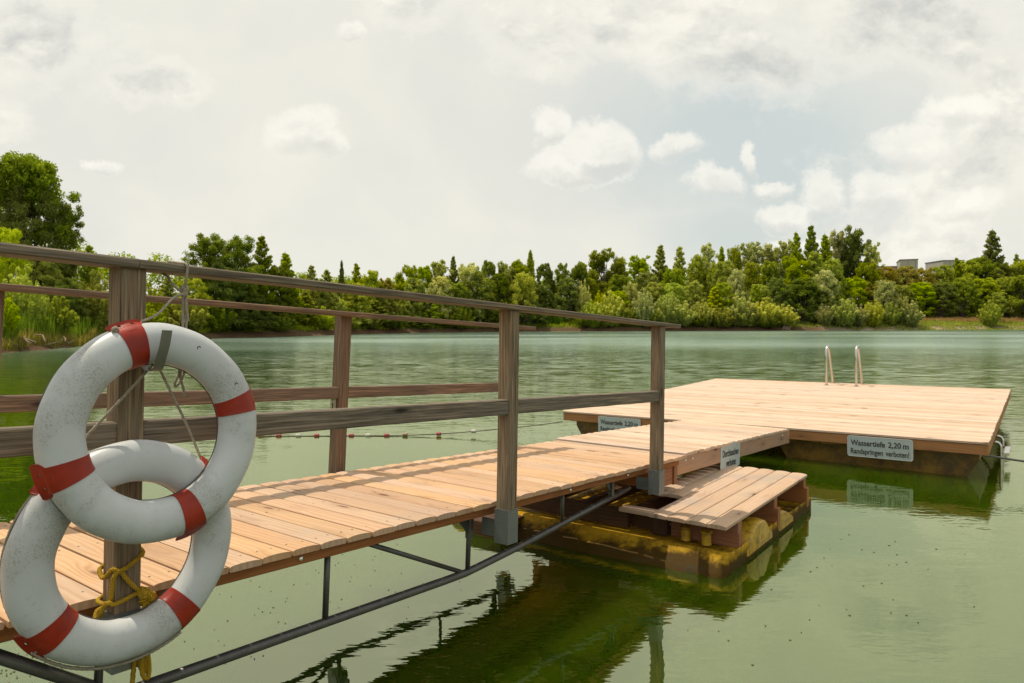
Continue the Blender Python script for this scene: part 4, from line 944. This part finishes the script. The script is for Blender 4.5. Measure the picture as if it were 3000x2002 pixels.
row('slope beyond the handrail', [
 (937, 609, 54, 112, 'round', 'mid'), (975, 612, 56, 114, 'hedge', 'mid'), (1005, 598, 60, 114, 'open', 'olive'), (1040, 591, 34, 116, 'conic', 'dark'), (1075, 606, 60, 117, 'round', 'silver'), (1120, 600, 52, 120, 'hedge', 'dark'), (1158, 602, 54, 120, 'round', 'olive'), (1192, 598, 50, 122, 'round', 'mid'), (1217, 577, 40, 123, 'poplar', 'mid'),
 (1250, 606, 54, 124, 'hedge', 'dark'), (1292, 606, 54, 124, 'hedge', 'dark'), (1330, 602, 46, 125, 'round', 'dark'), (950, 640, 70, 110, 'hedge', 'mid'), (1012, 636, 70, 110, 'plume', 'silver'), (1050, 650, 80, 108, 'hedge', 'mid'), (1090, 622, 100, 112, 'plume', 'dark'), (1080, 612, 78, 113, 'plume', 'silver'), (1145, 628, 60, 117, 'hedge', 'dark'),
 (985, 676, 80, 106, 'hedge', 'mid'), (1000, 650, 60, 107, 'plume', 'silver'), (1060, 690, 70, 108, 'bush', 'mid'), (1110, 676, 80, 110, 'hedge', 'dark'), (1200, 627, 84, 117, 'plume', 'willow'), (1245, 655, 60, 120, 'hedge', 'dark'), (1300, 640, 70, 121, 'hedge', 'dark'), (1160, 690, 80, 114, 'bush', 'mid'), (1215, 690, 80, 116, 'hedge', 'dark'), (1040, 720, 90, 105, 'bush', 'olive'), (950, 724, 80, 101, 'hedge', 'dark'), (1120, 722, 80, 110, 'hedge', 'dark')])
row('far middle shore', [
 (1387, 574, 88, 130, 'round', 'olive'), (1362, 600, 40, 131, 'conic', 'mid'), (1428, 592, 30, 130, 'poplar', 'mid'), (1468, 587, 66, 133, 'open', 'mid'), (1516, 565, 50, 132, 'conic', 'olive'), (1560, 569, 46, 132, 'conic', 'mid'), (1622, 559, 46, 137, 'open', 'silver'), (1600, 588, 66, 134, 'plume', 'mid'), (1350, 640, 60, 126, 'hedge', 'mid'), (1420, 632, 70, 126, 'hedge', 'dark'), (1480, 626, 80, 127, 'hedge', 'olive'), (1545, 618, 70, 128, 'hedge', 'mid'),
 (1338, 643, 46, 122, 'bush', 'silver'), (1375, 668, 60, 121, 'bush', 'mid'), (1448, 650, 54, 121, 'plume', 'silver'), (1420, 670, 60, 121, 'hedge', 'yellow'), (1500, 650, 70, 123, 'hedge', 'yellow'), (1545, 652, 74, 122, 'hedge', 'yellow'), (1590, 646, 66, 124, 'hedge', 'mid')])
row('high wood beside the buildings', [
 (1656, 568, 42, 137, 'poplar', 'yellow'), (1688, 566, 56, 138, 'plume', 'olive'), (1726, 556, 66, 139, 'open', 'silver'), (1768, 560, 64, 140, 'open', 'silver'), (1802, 552, 52, 138, 'open', 'silver'), (1828, 536, 46, 134, 'conic', 'mid'), (1861, 521, 52, 136, 'conic', 'dark'), (1893, 541, 52, 132, 'conic', 'mid'), (1924, 530, 58, 139, 'open', 'silver'), (1962, 521, 62, 137, 'open', 'dark'), (2002, 556, 46, 138, 'open', 'silver'), (1940, 560, 60, 140, 'open', 'dark'),
 (1665, 600, 66, 130, 'hedge', 'mid'), (1640, 605, 56, 132, 'plume', 'mid'), (1722, 605, 70, 128, 'plume', 'olive'), (1690, 620, 62, 124, 'plume', 'silver'), (1765, 600, 60, 131, 'hedge', 'mid'), (1820, 590, 80, 128, 'round', 'mid'), (1870, 580, 84, 128, 'conic', 'mid'), (1912, 596, 66, 130, 'hedge', 'mid'), (1845, 640, 90, 124, 'hedge', 'dark'), (1785, 640, 70, 124, 'hedge', 'dark'), (1900, 655, 80, 123, 'hedge', 'dark'), (1740, 655, 70, 122, 'hedge', 'mid'), (1893, 622, 74, 123, 'plume', 'silver'), (1655, 650, 66, 122, 'hedge', 'mid')])
row('hedge beneath the buildings', [
 (1990, 604, 74, 134, 'hedge', 'mid'), (2035, 614, 70, 135, 'hedge', 'rust'), (2078, 612, 74, 135, 'hedge', 'rust'), (2122, 617, 74, 136, 'hedge', 'rust'), (2164, 611, 70, 136, 'hedge', 'mid'), (2196, 594, 34, 138, 'conic', 'mid'), (2222, 600, 80, 138, 'hedge', 'mid'), (2277, 531, 66, 139, 'conic', 'dark'), (2250, 592, 80, 140, 'round', 'dark'), (2300, 602, 70, 138, 'round', 'mid'), (2333, 586, 30, 140, 'conic', 'mid'), (2350, 596, 80, 138, 'round', 'mid'), (2400, 600, 80, 136, 'round', 'mid'), (2450, 590, 90, 136, 'round', 'mid'),
 (1960, 640, 80, 130, 'hedge', 'mid'), (2010, 650, 80, 131, 'hedge', 'rust'), (2060, 655, 80, 131, 'hedge', 'mid'), (2110, 650, 80, 132, 'hedge', 'mid'), (2160, 650, 80, 132, 'hedge', 'dark'), (2210, 640, 80, 133, 'hedge', 'mid'), (2260, 640, 80, 134, 'hedge', 'mid'), (2310, 640, 80, 134, 'hedge', 'mid'), (2352, 630, 60, 130, 'round', 'olive'), (2400, 640, 80, 130, 'hedge', 'mid')])
row('far waterline', [
 (1360, 690, 70, 118, 'bush', 'willow'), (1400, 668, 84, 119, 'bush', 'willow'), (1345, 716, 60, 117.5, 'bush', 'olive'), (1440, 700, 60, 118, 'bush', 'olive'), (1476, 664, 66, 119, 'bush', 'silver'), (1500, 712, 60, 118, 'bush', 'mid'), (1532, 672, 74, 119, 'bush', 'willow'), (1562, 690, 90, 118.5, 'bush', 'willow'), (1612, 690, 70, 119, 'bush', 'willow'), (1640, 660, 50, 121, 'conic', 'yellow'), (1655, 704, 76, 118.5, 'bush', 'olive'), (1700, 672, 80, 120, 'bush', 'silver'), (1708, 692, 90, 119, 'bush', 'willow'), (1754, 684, 90, 119.5, 'bush', 'willow'), (1735, 656, 44, 121, 'conic', 'silver' if False else 'mid'), (1800, 700, 78, 119.5, 'bush', 'willow'), (1600, 722, 70, 118, 'bush', 'olive'), (1760, 722, 80, 118.5, 'bush', 'olive')])
row('waterline below the hedge', [
 (1893, 700, 50, 120, 'bush', 'silver'), (1908, 676, 46, 121, 'plume', 'silver'), (1935, 682, 78, 120.5, 'bush', 'willow'), (1970, 700, 60, 120, 'bush', 'silver'), (2004, 690, 64, 120.5, 'bush', 'willow'), (2030, 646, 66, 123, 'plume', 'silver'), (2040, 694, 60, 120.5, 'bush', 'willow'), (2086, 690, 72, 120.8, 'bush', 'silver'), (2062, 676, 50, 123, 'bush', 'willow'), (2262, 690, 56, 124, 'bush', 'mid'), (2292, 672, 34, 126, 'open', 'mid')])
ORD = ['first', 'second', 'third', 'fourth', 'fifth', 'sixth', 'seventh', 'eighth', 'ninth', 'tenth', 'eleventh', 'twelfth', 'thirteenth', 'fourteenth']
bykey = {}
for it in T_: bykey.setdefault((LOOK[it[4], it[5]], it[6]), []).append(it)
def ground1(x, y): return float(ground_h(np.array([x]), np.array([y]))[0])
for i, it in enumerate(T_):
    u, v, w, D, kd, lf, rw = it; v = v-2
    d = cam_ray(u*1.2766, v*1.2766); X = d.x/d.y*D
    if kd == 'bush' and D > 100: D -= 1.2
    while shore_dist(np.array([X]), np.array([D]))[0] < (1.2 if kd == 'bush' else 2.2): D += .5; X = d.x/d.y*D
    zt_ = CAM_H+d.z/d.y*D; gz = ground1(X, D); H = zt_-gz; width = w*1.2766/FPX*D
    parts, trm, pw, pz = PROTO[kd, i % 2]; sh = H/pz; sw = width/pw*1.06
    same = sorted(bykey[LOOK[kd, lf], rw], key=lambda q: q[0]); idx = same.index(it); lk = LOOK[kd, lf]
    if len(same) == 1: lab = f'the only {lk} in the row on the {rw}'
    else: lab = f'{lk} on the {rw}, {ORD[idx]} from the left'
    nm = {'bush': 'willow_bush', 'hedge': 'shrub_tree', 'poplar': 'poplar_tree', 'conic': 'young_tree', 'plume': 'willow_tree', 'open': 'airy_tree', 'round': 'broadleaf_tree'}[kd]
    rot = (i*2.399) % 6.283
    o = thing(nm, lab, 'bush' if kd == 'bush' else 'tree', Matrix.Translation((X, D, gz)) @ Matrix.Rotation(rot, 4, 'Z') @ Matrix.Diagonal((sw, sw, sh, 1)), 'trees and bushes round the lake')
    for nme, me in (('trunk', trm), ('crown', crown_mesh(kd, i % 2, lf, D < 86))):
        c = bpy.data.objects.new(nme, me); COL.objects.link(c); c.parent = o
# the mass of woodland behind the single trees
def mass():
    global rng; rng = np.random.default_rng(5); C = []; S = []; T = []
    pts = [(-75, 60, 5), (-60, 75, 6), (-52, 92, 6.5), (-42, 100, 5.), (-34, 112, 5), (-22, 122, 5.), (-8, 130, 5.5), (8, 134, 6), (24, 136, 7), (42, 140, 8.), (62, 141, 6.6), (90, 142, 6.6), (150, 145, 6.6)]
    for (x0, y0, h0), (x1, y1, h1) in zip(pts[:-1], pts[1:]):
        L = math.hypot(x1-x0, y1-y0); n = int(L*12)
        for _ in range(n):
            f = rng.random(); x = x0+(x1-x0)*f+rng.normal(0, 1.3); y = y0+(y1-y0)*f+rng.normal(0, 1.3); h = h0+(h1-h0)*f
            z = rng.random()**.7*h+.4*math.sin(x*.9)+ground1(x, y); r = rng.uniform(.7, 1.3); C.append((x, y, z)); S.append((r, r, r*.8)); T.append(.3+rng.uniform(-.15, .2))
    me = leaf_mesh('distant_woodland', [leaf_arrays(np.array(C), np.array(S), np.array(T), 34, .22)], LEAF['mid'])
    o = bpy.data.objects.new('distant_woodland', me); COL.objects.link(o); tag(o, 'continuous woodland filling in behind the single trees round the lake', 'woodland', kind='stuff')
mass()
def blades(name, label, cat, region, n, h, w, m, lean_=.25, seed=3):
    """upright tapered blades in (x, y) samples"""
    r = np.random.default_rng(seed); x, y = region(r, n); z = ground_h(x, y); z = np.maximum(z, -.1); hh = h*r.uniform(.55, 1.15, len(x)); a = r.uniform(0, 6.28, len(x)); l = r.normal(0, lean_, (len(x), 2))*hh[:, None]
    P = np.stack([x, y, z], 1); dx = np.stack([np.cos(a), np.sin(a), 0*a], 1)*w; top = P+np.stack([l[:, 0], l[:, 1], hh], 1); mid = P+np.stack([l[:, 0]*.3, l[:, 1]*.3, hh*.55], 1)
    V = np.stack([P-dx, P+dx, mid+dx*.9, mid-dx*.9], 1); V2 = np.stack([mid-dx*.9, mid+dx*.9, top+dx*.1, top-dx*.1], 1); VV = np.concatenate([V, V2]).reshape(-1, 3)
    t = np.clip(r.normal(.5, .2, len(x)), 0, 1); me = leaf_mesh(name, [(VV, np.concatenate([t*.7, t]))], LEAF[m])
    o = bpy.data.objects.new(name, me); COL.objects.link(o); return tag(o, label, cat, kind='stuff')
def along(i0, i1, f0, f1, wmax, off):
    seg = SHORE[i0:i1+1]
    def f(r, n):
        L = [math.hypot(b[0]-a[0], b[1]-a[1]) for a, b in zip(seg[:-1], seg[1:])]; tot = sum(L); s = r.uniform(f0, f1, n)*tot; x = np.zeros(n); y = np.zeros(n); acc = 0
        for (a, b), l in zip(zip(seg[:-1], seg[1:]), L):
            m = (s >= acc) & (s <= acc+l); t = (s[m]-acc)/l; dx, dy = (b[0]-a[0])/l, (b[1]-a[1])/l; o = off+r.random(m.sum())*wmax
            x[m] = a[0]+dx*l*t-dy*o; y[m] = a[1]+dy*l*t+dx*o; acc += l
        k = y > 0; return x[k], y[k]
    return f
blades('reeds', 'bright green reed bed on the left bank beyond the lower life ring', 'reeds', along(2, 5, .0, .88, 5.0, .5), 20000, 1.7, .035, 'reed', .13, 4)
blades('dry_reeds', 'withered brown reed stalks along the left waterline', 'reeds', along(2, 5, .0, .9, 1.0, .1), 6000, .9, .02, 'rust', .2, 5)
blades('bank_grass', 'rough green grass on the banks of the lake', 'grass', along(5, 16, .0, .46, 9., 1.3), 30000, .55, .05, 'yellow', .3, 6)
blades('reeds', 'small bright green reed patch among the willow bushes on the far shore', 'reeds', lambda r, n: (r.uniform(3., 8.5, n), r.uniform(118.0, 119.8, n)), 1800, 1.6, .04, 'reed', .1, 8)
blades('dry_grass', 'straw coloured grass fringe at the foot of the hedge on the right bank', 'grass', lambda r, n: (r.uniform(55, 96, n), r.uniform(126.2, 129.5, n)), 5000, .5, .05, 'dry', .3, 9)
blades('meadow_grass', 'short green meadow grass on the flat right bank', 'grass', lambda r, n: (r.uniform(24, 110, n), r.uniform(119.5, 128, n)), 26000, .28, .07, 'mid', .4, 10)

# driftwood and pale roots at the left waterline, planks on the far shore
def driftwood(label, x, y, n, L, seed, grp):
    r = random.Random(seed); k = MB()
    for i in range(n):
        a = r.uniform(-.5, .5)+2.2; p = Vector((x+r.uniform(-1.2, 1.2), y+r.uniform(-1.5, 1.5), .25+r.uniform(0, .3))); q = p+Vector((math.cos(a)*L*r.uniform(.5, 1), math.sin(a)*L*r.uniform(.5, 1), r.uniform(-.2, .6)))
        k.tube([p, (p+q)/2+Vector((r.uniform(-.2, .2), r.uniform(-.2, .2), r.uniform(0, .3))), q], [.06, .045, .015], 7)
    tag(k.build('driftwood', DRIFT), label, 'driftwood', grp)
DRIFT = geo_mat('bleached_wood', lambda t, g: finish(t, t.mix(t.noise(g, 12., 4., .6), (.22, .14, .09), (.38, .28, .20)), .9))
driftwood('bleached dead branches lying at the left waterline nearest the edge of the picture', -30.6, 44, 9, 2.6, 3, 'dead branches on the left bank')
driftwood('bleached dead branches further along the left waterline, just beside the near post', -31.2, 49, 7, 2.2, 9, 'dead branches on the left bank')
k = MB()
for i in range(5): k.sweep([(0, 0), (.16, 0), (.16, .05), (0, .05)], (45.0+i*.28, 118.7, .15), (.45, .3, .75), (1, 0, -.5), (0, 1, 0), 2.6+random.uniform(-.4, .3))
tag(k.build('wreck_planks', DRIFT), 'grey broken planks leaning on the far shore in the gap between the willow bushes', 'planks')

# ------------------------------------------------------------------ buildings beyond the trees
def plain_wall(c): return lambda t, g: finish(t, t.mix(t.noise(g, .6, 5., .6), c, tuple(q*.85 for q in c)), .8)
WALL = geo_mat('grey_beige_panel', plain_wall((.42, .40, .33))); WALL2 = geo_mat('reddish_wall', plain_wall((.50, .33, .26))); ROOF = geo_mat('dark_roof_edge', plain_wall((.10, .10, .09))); GLASS = geo_mat('dark_window', plain_wall((.10, .11, .12)))
def building(name, label, u0, u1, v, D, rot, depth, wm, m_win=True):
    k = 1.2766; a = cam_ray(u0*k, v*k); b_ = cam_ray(u1*k, v*k); x0, x1 = a.x/a.y*D, b_.x/b_.y*D; zt_ = CAM_H+a.z/a.y*D; w = x1-x0
    o = thing(name, label, 'building', Matrix.Translation(((x0+x1)/2, D, 2.)) @ Matrix.Rotation(rot, 4, 'Z'), 'flat roofed buildings beyond the trees'); H = zt_-2.
    m = MB(); m.box((-w/2, 0, 0), (w/2, depth, H), 2, ch=.02); m.build('wall', wm, o)
    m = MB(); m.box((-w/2-.15, -.15, H+.01), (w/2+.15, depth+.15, H+.28), 0, ch=.02); m.build('roof', ROOF, o)
    if m_win:
        for zz in (H-3.4, H-6.8):
            for x in np.arange(-w/2+1.2, w/2-1.2, 2.6):
                m = MB(); m.box((x, -.06, zz), (x+1.3, -.005, zz+1.3), 0, ch=0); m.build('window', GLASS, o)
    m = MB()
    for x in np.arange(-w/2+2.4, w/2-.5, 2.4): m.box((x, -.03, .2), (x+.06, -.002, H-.05), 2, ch=0)
    m.build('panel_joint', ROOF, o); return o
building('apartment_block', 'grey panelled flat roofed block above the hedge, left of the two', 2068, 2104, 597, 250, -.42, 14, WALL, False)
building('apartment_block', 'pale flat roofed block partly hidden by trees, right of the two', 2165, 2212, 599, 255, -.05, 12, WALL, False)
building('long_building', 'long low reddish building just showing left of the grey block', 2012, 2072, 613, 262, -.1, 12, WALL2, False)

# ------------------------------------------------------------------ seeds and specks floating on the water
def specks():
    r = random.Random(21); k = MB()
    def star(x, y, s):
        n = r.randint(4, 6); a0 = r.uniform(0, 6.28); V_ = []
        for i in range(2*n): a = a0+math.pi*i/n; q = s*(1 if i % 2 == 0 else .42)*r.uniform(.8, 1.2); V_.append((x+q*math.cos(a), y+q*math.sin(a), .0015))
        T0 = [(p[0], p[1], .0045) for p in V_]; nn_ = len(V_)
        k.add(V_+T0, [tuple(range(nn_, 2*nn_))]+[(i, (i+1) % nn_, nn_+(i+1) % nn_, nn_+i) for i in range(nn_)])
    def patch(cx, cy, rx, ry, n, s):
        for _ in range(n): a = r.uniform(0, 6.28); q = r.random()**.6; star(cx+rx*q*math.cos(a), cy+ry*q*math.sin(a), s*r.uniform(.6, 1.4))
    def px(u, v): d = cam_ray(u*1.2766, v*1.2766); t_ = -CAM_H/d.z; return d.x*t_, d.y*t_
    for (u, v), rx, ry, n, s in (((620, 1400), .75, .55, 70, .0058), ((760, 1330), .5, .5, 36, .0058), ((1000, 1290), .5, .5, 24, .006), ((470, 1480), .4, .25, 22, .005), ((1900, 1250), .9, .7, 34, .009), ((1980, 1320), 1.2, .8, 34, .009), ((2080, 1420), 1.3, .8, 22, .009), ((1700, 1420), .8, .5, 12, .008), ((1500, 930), 3.5, 3., 30, .016), ((1330, 990), .9, 1.2, 60, .010), ((1250, 1010), .9, 1.2, 30, .010), ((100, 1510), .3, .16, 60, .006), ((60, 1555), .25, .12, 50, .006)):
        x, y = px(u, v); patch(x, y, rx*1.3, ry*1.3, int(n*.55), s*.68)
    o = k.build('floating_seeds', HOLE if False else SPECK); tag(o, 'tiny dark seeds and specks scattered on the water around the jetty', 'floating seeds', kind='stuff')
SPECK = geo_mat('seed_speck', lambda t, g: finish(t, (.20, .17, .07), .8))
specks()
